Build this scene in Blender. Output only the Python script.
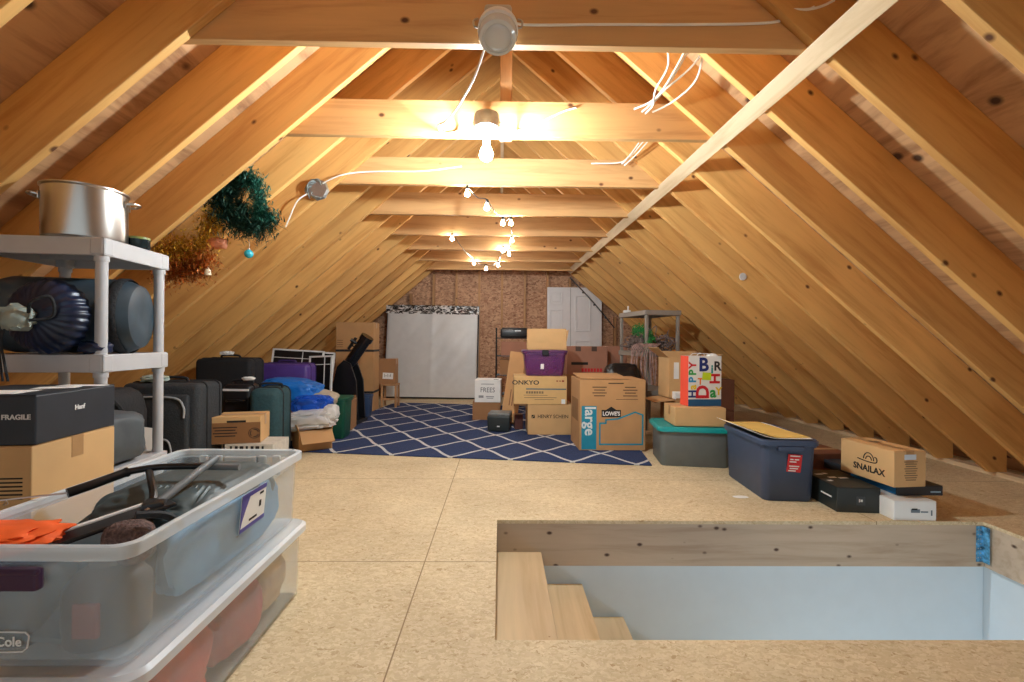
import bpy, bmesh, math, random
from mathutils import Vector, Matrix, noise

for o in list(bpy.data.objects):
    bpy.data.objects.remove(o)
S = bpy.context.scene
COL = S.collection
PI = math.pi

# ------------------------------------------------------------------ camera, world, exposure
cam_d = bpy.data.cameras.new('camera')
cam = bpy.data.objects.new('camera', cam_d)
COL.objects.link(cam)
cam_d.sensor_width = 36.0
cam_d.lens = 455.0 / 1024.0 * 36.0
cam_d.shift_x = 5.4 / 1024.0
cam_d.clip_start = 0.02
cam.location = (0, 0, 0.99)
YAW, ROLL = 0.0134, 0.0088
cam.matrix_world = (Matrix.Translation((0, 0, 0.99)) @ Matrix.Rotation(-YAW, 4, 'Z')
                    @ Matrix.Rotation(PI / 2, 4, 'X') @ Matrix.Rotation(ROLL, 4, 'Z'))
S.camera = cam

world = bpy.data.worlds.new('world')
S.world = world
world.use_nodes = True
wb = world.node_tree.nodes['Background']
wb.inputs[0].default_value = (0.84, 0.94, 1.0, 1)
wb.inputs[1].default_value = 0.66

S.view_settings.view_transform = 'Standard'
S.view_settings.look = 'None'
S.view_settings.exposure = 0.25
S.view_settings.gamma = 1.0
S.view_settings.use_curve_mapping = False
S.cycles.max_bounces = 10
S.cycles.diffuse_bounces = 6
S.cycles.transparent_max_bounces = 16
S.cycles.sample_clamp_indirect = 8.0

BULB_W = 1750.0
FAIRY_W = 330.0

# ------------------------------------------------------------------ materials
def srgb(r, g, b):
    def f(u):
        u /= 255.0
        return u / 12.92 if u <= 0.04045 else ((u + 0.055) / 1.055) ** 2.4
    return (f(r), f(g), f(b), 1.0)

MATS = {}
def new_mat(name):
    m = bpy.data.materials.new(name)
    m.use_nodes = True
    nt = m.node_tree
    return m, nt, nt.nodes['Principled BSDF']

def N(nt, kind, **kw):
    n = nt.nodes.new(kind)
    for k, v in kw.items():
        if k.startswith('i_'):
            key = k[2:]
            n.inputs[int(key) if key.isdigit() else key.replace('_', ' ')].default_value = v
        else:
            setattr(n, k, v)
    return n

def ramp(nt, stops):
    n = nt.nodes.new('ShaderNodeValToRGB')
    e = n.color_ramp.elements
    while len(e) < len(stops):
        e.new(0.5)
    for q, (p, c) in zip(e, stops):
        q.position = p
        q.color = c
    return n

def mix(nt, a, b, fac, mode='MIX'):
    n = nt.nodes.new('ShaderNodeMix')
    n.data_type = 'RGBA'
    n.blend_type = mode
    for idx, v in ((0, fac), (6, a), (7, b)):
        if hasattr(v, 'is_linked') or hasattr(v, 'links'):
            nt.links.new(v, n.inputs[idx])
        else:
            n.inputs[idx].default_value = v
    return n.outputs[2]

def math_n(nt, op, a, b=None, clamp=False):
    n = nt.nodes.new('ShaderNodeMath')
    n.operation = op
    n.use_clamp = clamp
    for i, v in enumerate((a, b)):
        if v is None:
            continue
        if hasattr(v, 'links'):
            nt.links.new(v, n.inputs[i])
        else:
            n.inputs[i].default_value = v
    return n.outputs[0]

def objcoord(nt, scale=(1, 1, 1), rot=(0, 0, 0), jitter=True):
    tc = N(nt, 'ShaderNodeTexCoord')
    out = tc.outputs['Object']
    if jitter:
        oi = N(nt, 'ShaderNodeObjectInfo')
        k = math_n(nt, 'MULTIPLY', oi.outputs['Random'], 37.0)
        va = N(nt, 'ShaderNodeVectorMath', operation='ADD')
        nt.links.new(out, va.inputs[0])
        nt.links.new(k, va.inputs[1])
        out = va.outputs[0]
    mp = N(nt, 'ShaderNodeMapping')
    mp.inputs['Scale'].default_value = scale
    mp.inputs['Rotation'].default_value = rot
    nt.links.new(out, mp.inputs[0])
    return mp.outputs[0]

def plain(name, col, rough=0.6, metal=0.0, var=0.08, bump=0.0, scale=12.0, emit=0.0, alpha=1.0, coat=0.0):
    if name in MATS:
        return MATS[name]
    m, nt, p = new_mat(name)
    p.inputs['Roughness'].default_value = rough
    p.inputs['Metallic'].default_value = metal
    p.inputs['Alpha'].default_value = alpha
    p.inputs['Coat Weight'].default_value = coat
    v = objcoord(nt)
    t = N(nt, 'ShaderNodeTexNoise', i_Scale=scale, i_Detail=4.0)
    nt.links.new(v, t.inputs['Vector'])
    c = (col[0], col[1], col[2], 1)
    d = tuple(x * (1 - var) for x in col[:3]) + (1,)
    l = tuple(min(1, x * (1 + var)) for x in col[:3]) + (1,)
    r = ramp(nt, [(0.3, d), (0.7, l)])
    nt.links.new(t.outputs[0], r.inputs[0])
    nt.links.new(r.outputs[0], p.inputs['Base Color'])
    if bump:
        b = N(nt, 'ShaderNodeBump', i_Strength=bump, i_Distance=0.02)
        nt.links.new(t.outputs[0], b.inputs['Height'])
        nt.links.new(b.outputs[0], p.inputs['Normal'])
    if emit:
        p.inputs['Emission Color'].default_value = c
        p.inputs['Emission Strength'].default_value = emit
    MATS[name] = m
    return m

def wood(name, light, dark, knot, along='X', knots=0.075, rough=0.62, stretch=1.3, cross=16, kscale=(4.2, 5.0, 6.0)):
    if name in MATS:
        return MATS[name]
    m, nt, p = new_mat(name)
    p.inputs['Roughness'].default_value = rough
    sc = {'X': (stretch, cross, cross), 'Y': (cross, stretch, cross), 'Z': (cross, cross, stretch)}[along]
    v = objcoord(nt, sc)
    g = N(nt, 'ShaderNodeTexNoise', i_Scale=1.0, i_Detail=6.0, i_Roughness=0.62, i_Distortion=0.5)
    nt.links.new(v, g.inputs['Vector'])
    r = ramp(nt, [(0.28, dark), (0.52, light), (0.78, tuple(min(1, x * 1.1) for x in light[:3]) + (1,))])
    nt.links.new(g.outputs[0], r.inputs[0])
    v2 = objcoord(nt, (1, 1, 1))
    b = N(nt, 'ShaderNodeTexNoise', i_Scale=1.1, i_Detail=2.0)
    nt.links.new(v2, b.inputs['Vector'])
    tone = ramp(nt, [(0.3, (0.80, 0.78, 0.76, 1)), (0.7, (1.06, 1.04, 1.0, 1))])
    nt.links.new(b.outputs[0], tone.inputs[0])
    c1 = mix(nt, r.outputs[0], tone.outputs[0], 1.0, 'MULTIPLY')
    oi = N(nt, 'ShaderNodeObjectInfo')
    tone2 = ramp(nt, [(0.0, (0.86, 0.82, 0.78, 1)), (1.0, (1.08, 1.08, 1.08, 1))])
    nt.links.new(oi.outputs['Random'], tone2.inputs[0])
    c1 = mix(nt, c1, tone2.outputs[0], 1.0, 'MULTIPLY')
    vk = objcoord(nt, kscale)
    ko = N(nt, 'ShaderNodeTexVoronoi', i_Scale=1.0)
    nt.links.new(vk, ko.inputs['Vector'])
    kr = ramp(nt, [(knots * 0.55, (1, 1, 1, 1)), (knots * 1.25, (0, 0, 0, 1))])
    nt.links.new(ko.outputs['Distance'], kr.inputs[0])
    c2 = mix(nt, c1, knot, kr.outputs[0])
    nt.links.new(c2, p.inputs['Base Color'])
    bp = N(nt, 'ShaderNodeBump', i_Strength=0.12, i_Distance=0.01)
    nt.links.new(g.outputs[0], bp.inputs['Height'])
    nt.links.new(bp.outputs[0], p.inputs['Normal'])
    MATS[name] = m
    return m

def flakes(name, stops, scale=9.0, rough=0.7, seams=None, seam_col=(0.30, 0.20, 0.10, 1)):
    """oriented strand board: overlapping random flakes"""
    if name in MATS:
        return MATS[name]
    m, nt, p = new_mat(name)
    p.inputs['Roughness'].default_value = rough
    tc = N(nt, 'ShaderNodeTexCoord')
    dist = N(nt, 'ShaderNodeTexNoise', i_Scale=scale * 1.5, i_Detail=3.0)
    nt.links.new(tc.outputs['Object'], dist.inputs['Vector'])
    add = N(nt, 'ShaderNodeVectorMath', operation='MULTIPLY_ADD')
    nt.links.new(dist.outputs['Color'], add.inputs[0])
    add.inputs[1].default_value = (0.05, 0.05, 0.05)
    nt.links.new(tc.outputs['Object'], add.inputs[2])
    col = None
    for i, (rot, st) in enumerate((((0.3, 0.2, 0.5), (1, 2.8, 2.2)), ((0.7, 0.5, 2.0), (0.9, 2.6, 2.0)), ((0.2, 0.9, 1.2), (1.2, 3.2, 1.8)))):
        mp = N(nt, 'ShaderNodeMapping')
        mp.inputs['Rotation'].default_value = rot
        mp.inputs['Scale'].default_value = st
        nt.links.new(add.outputs[0], mp.inputs[0])
        vo = N(nt, 'ShaderNodeTexVoronoi', i_Scale=scale * (1 + 0.35 * i))
        nt.links.new(mp.outputs[0], vo.inputs['Vector'])
        sep = N(nt, 'ShaderNodeSeparateColor')
        nt.links.new(vo.outputs['Color'], sep.inputs[0])
        r = ramp(nt, stops)
        nt.links.new(sep.outputs[0], r.inputs[0])
        if col is None:
            col = r.outputs[0]
        else:
            fac = math_n(nt, 'GREATER_THAN', sep.outputs[1], 0.55)
            col = mix(nt, col, r.outputs[0], fac)
    fine = N(nt, 'ShaderNodeTexNoise', i_Scale=2.0, i_Detail=5.0)
    nt.links.new(tc.outputs['Object'], fine.inputs['Vector'])
    tone = ramp(nt, [(0.3, (0.86, 0.84, 0.82, 1)), (0.7, (1.07, 1.07, 1.07, 1))])
    nt.links.new(fine.outputs[0], tone.inputs[0])
    col = mix(nt, col, tone.outputs[0], 1.0, 'MULTIPLY')
    if seams:
        bw, bh, ox, oy = seams
        mp = N(nt, 'ShaderNodeMapping')
        mp.inputs['Location'].default_value = (ox, oy, 0)
        nt.links.new(tc.outputs['Object'], mp.inputs[0])
        br = N(nt, 'ShaderNodeTexBrick', i_Scale=1.0, offset=0.0)
        br.inputs['Mortar Size'].default_value = 0.0028
        br.inputs['Mortar Smooth'].default_value = 0.2
        br.inputs['Brick Width'].default_value = bw
        br.inputs['Row Height'].default_value = bh
        nt.links.new(mp.outputs[0], br.inputs['Vector'])
        col = mix(nt, col, seam_col, br.outputs['Fac'])
    nt.links.new(col, p.inputs['Base Color'])
    MATS[name] = m
    return m

def rug_mat():
    m, nt, p = new_mat('navy trellis rug')
    p.inputs['Roughness'].default_value = 0.95
    tc = N(nt, 'ShaderNodeTexCoord')
    sx = N(nt, 'ShaderNodeSeparateXYZ')
    nt.links.new(tc.outputs['Object'], sx.inputs[0])
    u = math_n(nt, 'MULTIPLY', sx.outputs[0], 1 / 0.51)
    v = math_n(nt, 'MULTIPLY', sx.outputs[1], 1 / 0.63)
    # gentle ogee curve of each trellis line
    w1 = math_n(nt, 'MULTIPLY', math_n(nt, 'SINE', math_n(nt, 'MULTIPLY', math_n(nt, 'SUBTRACT', u, v), 2 * PI)), 0.018)
    w2 = math_n(nt, 'MULTIPLY', math_n(nt, 'SINE', math_n(nt, 'MULTIPLY', math_n(nt, 'ADD', u, v), 2 * PI)), 0.018)
    a = math_n(nt, 'ADD', math_n(nt, 'ADD', u, v), w1)
    b = math_n(nt, 'ADD', math_n(nt, 'SUBTRACT', u, v), w2)
    def line(t):
        f = math_n(nt, 'FRACT', math_n(nt, 'ADD', t, 50.0))
        return math_n(nt, 'ABSOLUTE', math_n(nt, 'SUBTRACT', f, 0.5))
    d = math_n(nt, 'MINIMUM', line(a), line(b))
    k = math_n(nt, 'LESS_THAN', d, 0.037)
    nz = N(nt, 'ShaderNodeTexNoise', i_Scale=160.0, i_Detail=3.0)
    nt.links.new(tc.outputs['Object'], nz.inputs['Vector'])
    r1 = ramp(nt, [(0.3, srgb(26, 42, 78)), (0.7, srgb(50, 70, 114))])
    r2 = ramp(nt, [(0.3, srgb(176, 178, 180)), (0.7, srgb(228, 228, 226))])
    nt.links.new(nz.outputs[0], r1.inputs[0])
    nt.links.new(nz.outputs[0], r2.inputs[0])
    nt.links.new(mix(nt, r1.outputs[0], r2.outputs[0], k), p.inputs['Base Color'])
    bp = N(nt, 'ShaderNodeBump', i_Strength=0.6, i_Distance=0.006)
    nt.links.new(nz.outputs[0], bp.inputs['Height'])
    nt.links.new(bp.outputs[0], p.inputs['Normal'])
    return m

def frosted(name, tint, alpha, rough=0.28):
    if name in MATS:
        return MATS[name]
    m, nt, p = new_mat(name)
    p.inputs['Base Color'].default_value = tint
    p.inputs['Roughness'].default_value = rough
    p.inputs['Specular IOR Level'].default_value = 0.66
    v = objcoord(nt)
    t = N(nt, 'ShaderNodeTexNoise', i_Scale=5.0, i_Detail=3.0)
    nt.links.new(v, t.inputs['Vector'])
    mr = N(nt, 'ShaderNodeMapRange')
    nt.links.new(t.outputs[0], mr.inputs[0])
    mr.inputs[3].default_value = alpha * 0.9
    mr.inputs[4].default_value = alpha * 1.1
    nt.links.new(mr.outputs[0], p.inputs['Alpha'])
    MATS[name] = m
    return m

RAFTER = wood('sawn spruce rafter', srgb(230, 180, 108), srgb(202, 144, 76), srgb(92, 52, 24))
TIEWOOD = wood('spruce tie beam', srgb(214, 168, 112), srgb(188, 138, 86), srgb(98, 56, 28))
BRACEW = wood('pale strapping', srgb(228, 206, 172), srgb(204, 176, 138), srgb(110, 74, 44), along='Y')
STUDW = wood('stud wood', srgb(196, 150, 104), srgb(166, 118, 76), srgb(90, 54, 28), along='Z')
HEADW = wood('header board', srgb(204, 188, 168), srgb(180, 158, 134), srgb(78, 52, 36), knots=0.14, kscale=(9, 9, 14))
PLY = wood('roof plywood', srgb(196, 154, 112), srgb(136, 94, 62), srgb(64, 38, 24), along='Y', knots=0.12, stretch=1.6, cross=9)
TREADW = wood('stair plywood', srgb(226, 204, 166), srgb(210, 184, 142), srgb(150, 108, 66), along='Y', knots=0.02)
OSBF = flakes('strand board floor', [(0.0, srgb(204, 184, 144)), (0.45, srgb(216, 198, 160)), (0.85, srgb(228, 212, 178)), (1.0, srgb(186, 158, 116))],
              scale=30.0, seams=(2.44, 1.22, 0.33 + 2.44, -2.04 + 4.88))
OSBW = flakes('strand board wall', [(0.0, srgb(158, 112, 84)), (0.4, srgb(196, 150, 116)), (0.8, srgb(214, 172, 136)), (1.0, srgb(136, 92, 66))], scale=14.0)
RUG = rug_mat()
CARD = plain('cardboard', srgb(190, 146, 98), 0.85, var=0.06, scale=6)
CARD2 = plain('pale cardboard', srgb(208, 168, 116), 0.85, var=0.06, scale=6)
CARD3 = plain('brown cardboard', srgb(164, 120, 80), 0.85, var=0.07, scale=6)
CARD4 = plain('pinkish cardboard', srgb(170, 120, 96), 0.85, var=0.07, scale=6)
CARDIN = plain('cardboard inside', srgb(150, 108, 68), 0.9, var=0.06)
TAPE = plain('clear brown tape', srgb(176, 136, 92), 0.3, var=0.05)
INK = plain('black print', srgb(30, 26, 24), 0.8)
INKW = plain('white print', srgb(225, 225, 222), 0.7)
TEALINK = plain('teal print', srgb(28, 140, 168), 0.7)
BLACKF = plain('black nylon', srgb(30, 32, 36), 0.75, var=0.25, bump=0.3, scale=60)
BLACKP = plain('black plastic', srgb(22, 22, 24), 0.35, var=0.1)
BLACKC = plain('black carton', srgb(42, 48, 56), 0.45, var=0.1)
BLACKC2 = plain('dark green grey carton', srgb(40, 46, 46), 0.45, var=0.1)
GREYP = plain('light grey plastic', srgb(182, 182, 184), 0.45, var=0.03)
TANP = plain('taupe plastic', srgb(150, 142, 132), 0.5, var=0.04)
WHITEP = plain('white plastic', srgb(232, 232, 228), 0.4, var=0.03)
PAPER = plain('white paper', srgb(236, 236, 232), 0.8, var=0.03)
STEEL = plain('brushed steel', srgb(190, 186, 180), 0.28, metal=1.0, var=0.06, scale=4)
GALV = plain('galvanised steel', srgb(176, 178, 178), 0.42, metal=0.9, var=0.15, scale=30)
ROMEX = plain('white cable', srgb(232, 228, 216), 0.5, var=0.03)
DRYWALL = plain('white drywall', srgb(214, 226, 234), 0.85, var=0.015)
TEALS = plain('dark teal fabric', srgb(42, 74, 80), 0.8, var=0.15, bump=0.2, scale=50)
PURPLE = plain('purple shell', srgb(84, 58, 134), 0.45, var=0.1)
BLUEBAG = plain('blue plastic sheet', srgb(24, 110, 196), 0.35, var=0.15)
BLUEBAG2 = plain('royal blue plastic sheet', srgb(20, 80, 184), 0.4, var=0.2)
GREENB = plain('green bin plastic', srgb(22, 84, 62), 0.45, var=0.08)
BLUEB = plain('slate blue plastic', srgb(58, 76, 108), 0.45, var=0.06)
NAVYTOTE = plain('navy tote plastic', srgb(62, 76, 102), 0.5, var=0.06)
GREYTOTE = plain('grey tote plastic', srgb(104, 110, 110), 0.5, var=0.06)
TEALLID = plain('teal lid plastic', srgb(16, 150, 150), 0.4, var=0.05)
DOORP = plain('door paint', srgb(232, 230, 230), 0.5, var=0.02)
TUB = frosted('frosted clear plastic', (0.74, 0.87, 0.96, 1), 0.20)
TUBRIM = frosted('frosted rim plastic', (0.86, 0.91, 0.94, 1), 0.55)
WRAP = frosted('clear bubble wrap', (0.88, 0.86, 0.82, 1), 0.62)
PURPLETUB = frosted('purple clear plastic', srgb(120, 60, 124), 0.62)
ORANGE = plain('orange cloth', srgb(238, 96, 30), 0.7, var=0.12)
YELLOW = plain('manila card', srgb(226, 190, 104), 0.8, var=0.04)
RED = plain('red print', srgb(204, 38, 42), 0.6)
CORAL = plain('coral paper', srgb(236, 84, 62), 0.55, var=0.04)
SLATE = plain('slate blue nylon', srgb(54, 68, 78), 0.45, var=0.35, scale=8)
BLUEN = plain('blue nylon', srgb(18, 32, 60), 0.35, var=0.4, scale=9)
GREYSACK = plain('grey nylon', srgb(74, 82, 88), 0.55, var=0.25, scale=7)
MATTW = plain('mattress plastic', srgb(206, 206, 204), 0.35, var=0.03)

# ------------------------------------------------------------------ mesh helpers
class MB:
    def __init__(self):
        self.bm = bmesh.new()

    def _merge(self, t, M=None):
        if M is not None:
            bmesh.ops.transform(t, matrix=M, verts=t.verts)
        me = bpy.data.meshes.new('tmp')
        t.to_mesh(me)
        t.free()
        self.bm.from_mesh(me)
        bpy.data.meshes.remove(me)
        return self

    def box(self, c, s, bevel=0.0, seg=2, M=None, taper=None):
        t = bmesh.new()
        bmesh.ops.create_cube(t, size=1.0)
        for v in t.verts:
            k = 1.0
            if taper is not None and v.co.z < 0:
                k = taper
            v.co = Vector((v.co.x * s[0] * k, v.co.y * s[1] * k, v.co.z * s[2]))
        if bevel > 0:
            bmesh.ops.bevel(t, geom=t.edges[:], offset=min(bevel, min(s) * 0.49), segments=seg, profile=0.5, affect='EDGES')
        bmesh.ops.translate(t, vec=Vector(c), verts=t.verts)
        return self._merge(t, M)

    def prism(self, pts, a, b, axis='Y', M=None):
        """extrude the 2-D polygon pts from a to b along axis"""
        t = bmesh.new()
        def mk(p, q):
            if axis == 'Y':
                return Vector((p[0], q, p[1]))
            if axis == 'X':
                return Vector((q, p[0], p[1]))
            return Vector((p[0], p[1], q))
        A = [t.verts.new(mk(p, a)) for p in pts]
        B = [t.verts.new(mk(p, b)) for p in pts]
        t.faces.new(A)
        t.faces.new(B[::-1])
        n = len(pts)
        for i in range(n):
            j = (i + 1) % n
            t.faces.new((A[j], A[i], B[i], B[j]))
        bmesh.ops.recalc_face_normals(t, faces=t.faces[:])
        return self._merge(t, M)

    def tube(self, pts, r, n=8, smooth=True, closed=False, r_fn=None):
        P = [Vector(p) for p in pts]
        if smooth and len(P) > 2:
            Q = []
            m = len(P)
            for i in range(m if closed else m - 1):
                p0 = P[(i - 1) % m] if (closed or i > 0) else P[0]
                p1 = P[i]
                p2 = P[(i + 1) % m]
                p3 = P[(i + 2) % m] if (closed or i + 2 < m) else P[-1]
                for k in range(6):
                    t = k / 6.0
                    Q.append(0.5 * ((2 * p1) + (p2 - p0) * t + (2 * p0 - 5 * p1 + 4 * p2 - p3) * t * t
                                    + (3 * p1 - p0 - 3 * p2 + p3) * t ** 3))
            if not closed:
                Q.append(P[-1])
            P = Q
        m = len(P)
        rings = []
        up = Vector((0.13, 0.21, 0.97))
        for i, p in enumerate(P):
            if closed:
                d = P[(i + 1) % m] - P[i - 1]
            else:
                d = P[min(i + 1, m - 1)] - P[max(i - 1, 0)]
            if d.length < 1e-9:
                d = Vector((0, 0, 1))
            d.normalize()
            a = up - d * up.dot(d)
            if a.length < 1e-3:
                a = Vector((1, 0, 0)) - d * d.x
            a.normalize()
            up = a
            b = d.cross(a)
            rr = r_fn(i / max(1, m - 1)) * r if r_fn else r
            rings.append([self.bm.verts.new(p + (a * math.cos(2 * PI * k / n) + b * math.sin(2 * PI * k / n)) * rr) for k in range(n)])
        for i in range(m if closed else m - 1):
            A, B = rings[i], rings[(i + 1) % m]
            for k in range(n):
                self.bm.faces.new((A[k], A[(k + 1) % n], B[(k + 1) % n], B[k]))
        if not closed:
            self.bm.faces.new(rings[0][::-1])
            self.bm.faces.new(rings[-1])
        return self

    def rod(self, a, b, r, n=10):
        return self.tube([a, b], r, n, smooth=False)

    def lathe(self, prof, n=32, M=None, rfun=None):
        """prof: (radius, z) from start to end, closed where radius is 0"""
        t = bmesh.new()
        rings = []
        for j, (r, z) in enumerate(prof):
            if r < 1e-6:
                rings.append([t.verts.new((0, 0, z))])
            else:
                rings.append([t.verts.new(((r * (rfun(2 * PI * k / n, j) if rfun else 1)) * math.cos(2 * PI * k / n),
                                           (r * (rfun(2 * PI * k / n, j) if rfun else 1)) * math.sin(2 * PI * k / n), z)) for k in range(n)])
        for A, B in zip(rings, rings[1:]):
            for k in range(n):
                q = (k + 1) % n
                if len(A) == 1 and len(B) == 1:
                    continue
                if len(A) == 1:
                    t.faces.new((A[0], B[q], B[k]))
                elif len(B) == 1:
                    t.faces.new((A[k], A[q], B[0]))
                else:
                    t.faces.new((A[k], A[q], B[q], B[k]))
        bmesh.ops.recalc_face_normals(t, faces=t.faces[:])
        return self._merge(t, M)

    def sphere(self, c, r, sub=2, scale=(1, 1, 1)):
        t = bmesh.new()
        bmesh.ops.create_icosphere(t, subdivisions=sub, radius=r)
        for v in t.verts:
            v.co = Vector((v.co.x * scale[0] + c[0], v.co.y * scale[1] + c[1], v.co.z * scale[2] + c[2]))
        return self._merge(t)

    def crumple(self, size, seed=0, amp=0.12, freq=2.2, power=0.55, sub=4, c=(0, 0, 0), ridge=0.5):
        """a lump of cloth or film standing on z = c.z, roughly filling size"""
        t = bmesh.new()
        bmesh.ops.create_icosphere(t, subdivisions=sub, radius=1.0)
        off = Vector((seed * 3.17, seed * 1.31, seed * 7.7))
        for v in t.verts:
            d = v.co.normalized()
            q = Vector([math.copysign(abs(x) ** power, x) for x in d])
            n1 = noise.noise(d * freq + off)
            n2 = noise.noise(d * freq * 2.6 + off * 2)
            n3 = 1 - abs(noise.noise(d * freq * 1.7 + off * 3)) * 2
            k = 1 + amp * (n1 + 0.5 * n2 + ridge * (n3 - 0.5))
            v.co = Vector((q.x * size[0] / 2 * k, q.y * size[1] / 2 * k, q.z * size[2] / 2 * k))
        lo = -size[2] / 2
        for v in t.verts:
            z = max(v.co.z, lo * 0.97)
            v.co = Vector((v.co.x + c[0], v.co.y + c[1], max(0.0, z - lo * 0.97) + c[2]))
        return self._merge(t)

    def build(self, name, mat, parent=None, smooth=False, M=None):
        me = bpy.data.meshes.new(name)
        if M is not None:
            bmesh.ops.transform(self.bm, matrix=M, verts=self.bm.verts)
        bmesh.ops.recalc_face_normals(self.bm, faces=self.bm.faces[:])
        self.bm.to_mesh(me)
        self.bm.free()
        if smooth:
            for p in me.polygons:
                p.use_smooth = True
            try:
                me.set_sharp_from_angle(angle=math.radians(40))
            except Exception:
                pass
        me.materials.append(mat)
        o = bpy.data.objects.new(name, me)
        COL.objects.link(o)
        if parent is not None:
            o.parent = parent
        return o

def tag(o, label, cat, group=None, kind=None):
    if label:
        o['label'] = label
    if cat:
        o['category'] = cat
    if group:
        o['group'] = group
    if kind:
        o['kind'] = kind
    return o

def thing(name, label, cat, loc=(0, 0, 0), rot=0.0, group=None, kind=None):
    o = bpy.data.objects.new(name, None)
    o.empty_display_size = 0.1
    COL.objects.link(o)
    o.location = loc
    o.rotation_euler = (0, 0, rot) if not hasattr(rot, '__len__') else rot
    return tag(o, label, cat, group, kind)

FRONT = (PI / 2, 0, 0)
SIDE = (PI / 2, 0, PI / 2)
TOP = (0, 0, 0)
def text(parent, s, size, loc, rot, mat, name='printed_lettering', align='CENTER', bold=0.0, sx=1.0, label=None):
    cu = bpy.data.curves.new(name, 'FONT')
    cu.body = s
    cu.size = size
    cu.align_x = align
    cu.align_y = 'CENTER'
    cu.extrude = 0.0004
    cu.offset = bold
    cu.resolution_u = 3
    t = bpy.data.objects.new('tmp_text', cu)
    COL.objects.link(t)
    dg = bpy.context.evaluated_depsgraph_get()
    me = bpy.data.meshes.new_from_object(t.evaluated_get(dg))
    bpy.data.objects.remove(t)
    me.name = name
    me.materials.clear()
    me.materials.append(mat)
    o = bpy.data.objects.new(name, me)
    COL.objects.link(o)
    o.parent = parent
    o.location = loc
    o.rotation_euler = rot
    o.scale = (sx, 1, 1)
    if label:
        o['label'] = label
    return o

def front_bars(parent, bars, y, mat, name='printed_text'):
    """thin printed lines on a front face; bars = (x, z, width, height)"""
    b = MB()
    for x, z, w, h in bars:
        b.box((x, y, z), (w, 0.0009, h))
    return b.build(name, mat, parent)

def side_bars(parent, bars, x, mat, name='printed_text'):
    b = MB()
    for y, z, w, h in bars:
        b.box((x, y, z), (0.0009, w, h))
    return b.build(name, mat, parent)

# ------------------------------------------------------------------ the attic shell
SL = 0.8568
ANG = math.atan(SL)
CX = 3.73                     # half width where the rafter undersides meet the floor
RV = 0.306                     # rafter depth measured straight up
Y0, DY = 1.748, 0.4064
YW = 8.2                       # gable wall
YB = -2.2                      # open end behind the photographer
TH = 0.038

f = MB()
HX0, HX1, HY0, HY1 = -0.01, 2.715, 1.506, 2.515      # stair opening
XE = 4.12
for x0, x1, y0, y1 in ((-XE, XE, YB, HY0), (-XE, HX0, HY0, HY1), (HX1, XE, HY0, HY1), (-XE, XE, HY1, YW)):
    f.box(((x0 + x1) / 2, (y0 + y1) / 2, -0.0095), (x1 - x0, y1 - y0, 0.019))
floor = f.build('floor', OSBF)
tag(floor, None, None, kind='structure')

c = MB()
for sgn in (-1, 1):
    pts = [(sgn * 0.0, CX * SL + RV), (sgn * 4.5, (CX - 4.5) * SL + RV), (sgn * 4.5, (CX - 4.5) * SL + RV + 0.02), (0, CX * SL + RV + 0.02)]
    c.prism(pts, YB, YW + 0.1)
ceil_o = c.build('ceiling', PLY)
# grain runs down the slope: keep the object frame of the room
tag(ceil_o, None, None, kind='structure')

wb_ = MB()
top_z = CX * SL + RV
wb_.prism([(-4.13, 0), (4.13, 0), (0, top_z)], YW, YW + 0.012)
wall_back = wb_.build('wall_back', OSBW)
tag(wall_back, None, None, kind='structure')
for i in range(-9, 10):
    x = 0.02 + i * 0.4064
    h = (CX - abs(x)) * SL
    if h < 0.12:
        continue
    s = MB()
    s.box((0, 0, h / 2), (TH, 0.089, h))
    so = s.build('stud', STUDW, wall_back)
    so.location = (x, YW - 0.045, 0)
b = MB()
b.box((0, 0, 0.019), (7.3, 0.089, TH))
o = b.build('bottom_plate', STUDW, wall_back)
o.location = (0, YW - 0.09, 0)

ORD = ['first', 'second', 'third', 'fourth', 'fifth', 'sixth', 'seventh', 'eighth', 'ninth', 'tenth', 'eleventh', 'twelfth', 'thirteenth',
       'fourteenth', 'fifteenth', 'sixteenth', 'seventeenth', 'eighteenth', 'nineteenth', 'twentieth']

def rafter_mesh():
    # polygon in the world frame of the right slope, then into the frame that runs along the rafter
    top = lambda x: (CX - x) * SL + RV
    bot = lambda x: (CX - x) * SL
    P = [(0.019, bot(0.019)), (CX - 0.045, bot(CX - 0.045)), (CX - 0.045, 0.036), (CX + 0.09, 0.036), (CX + 0.09, top(CX + 0.09)), (0.019, top(0.019))]
    ca, sa = math.cos(ANG), math.sin(ANG)
    loc = []
    for x, z in P:
        dx, dz = x - CX, z
        loc.append((-ca * dx + sa * dz, sa * dx + ca * dz))
    m = MB()
    m.prism(loc, -TH / 2, TH / 2)
    bmesh.ops.bevel(m.bm, geom=m.bm.edges[:], offset=0.0025, segments=1, affect='EDGES')
    return m

proto = rafter_mesh().build('rafter', RAFTER)
first = True
ca, sa = math.cos(ANG), math.sin(ANG)
MR = Matrix(((-ca, 0, sa, 0), (0, -1, 0, 0), (sa, 0, ca, 0), (0, 0, 0, 1)))
ML = Matrix(((ca, 0, -sa, 0), (0, 1, 0, 0), (sa, 0, ca, 0), (0, 0, 0, 1)))
KS = list(range(-4, 16))
for sgn, M in ((-1, ML), (1, MR)):
    for k in KS:
        y = Y0 + DY * k + TH / 2
        r = proto if first else proto.copy()
        if not first:
            COL.objects.link(r)
        first = False
        r.matrix_world = Matrix.Translation((sgn * CX, y, 0)) @ M
        n = KS[-1] - k
        side = 'slope that holds the tinsel and garland' if sgn < 0 else 'slope above the birthday gift bag'
        tag(r, 'knotty spruce rafter, %s from the gable wall on the %s' % (ORD[n], side), 'rafter',
            'rafters of the ' + side, 'structure')

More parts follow.
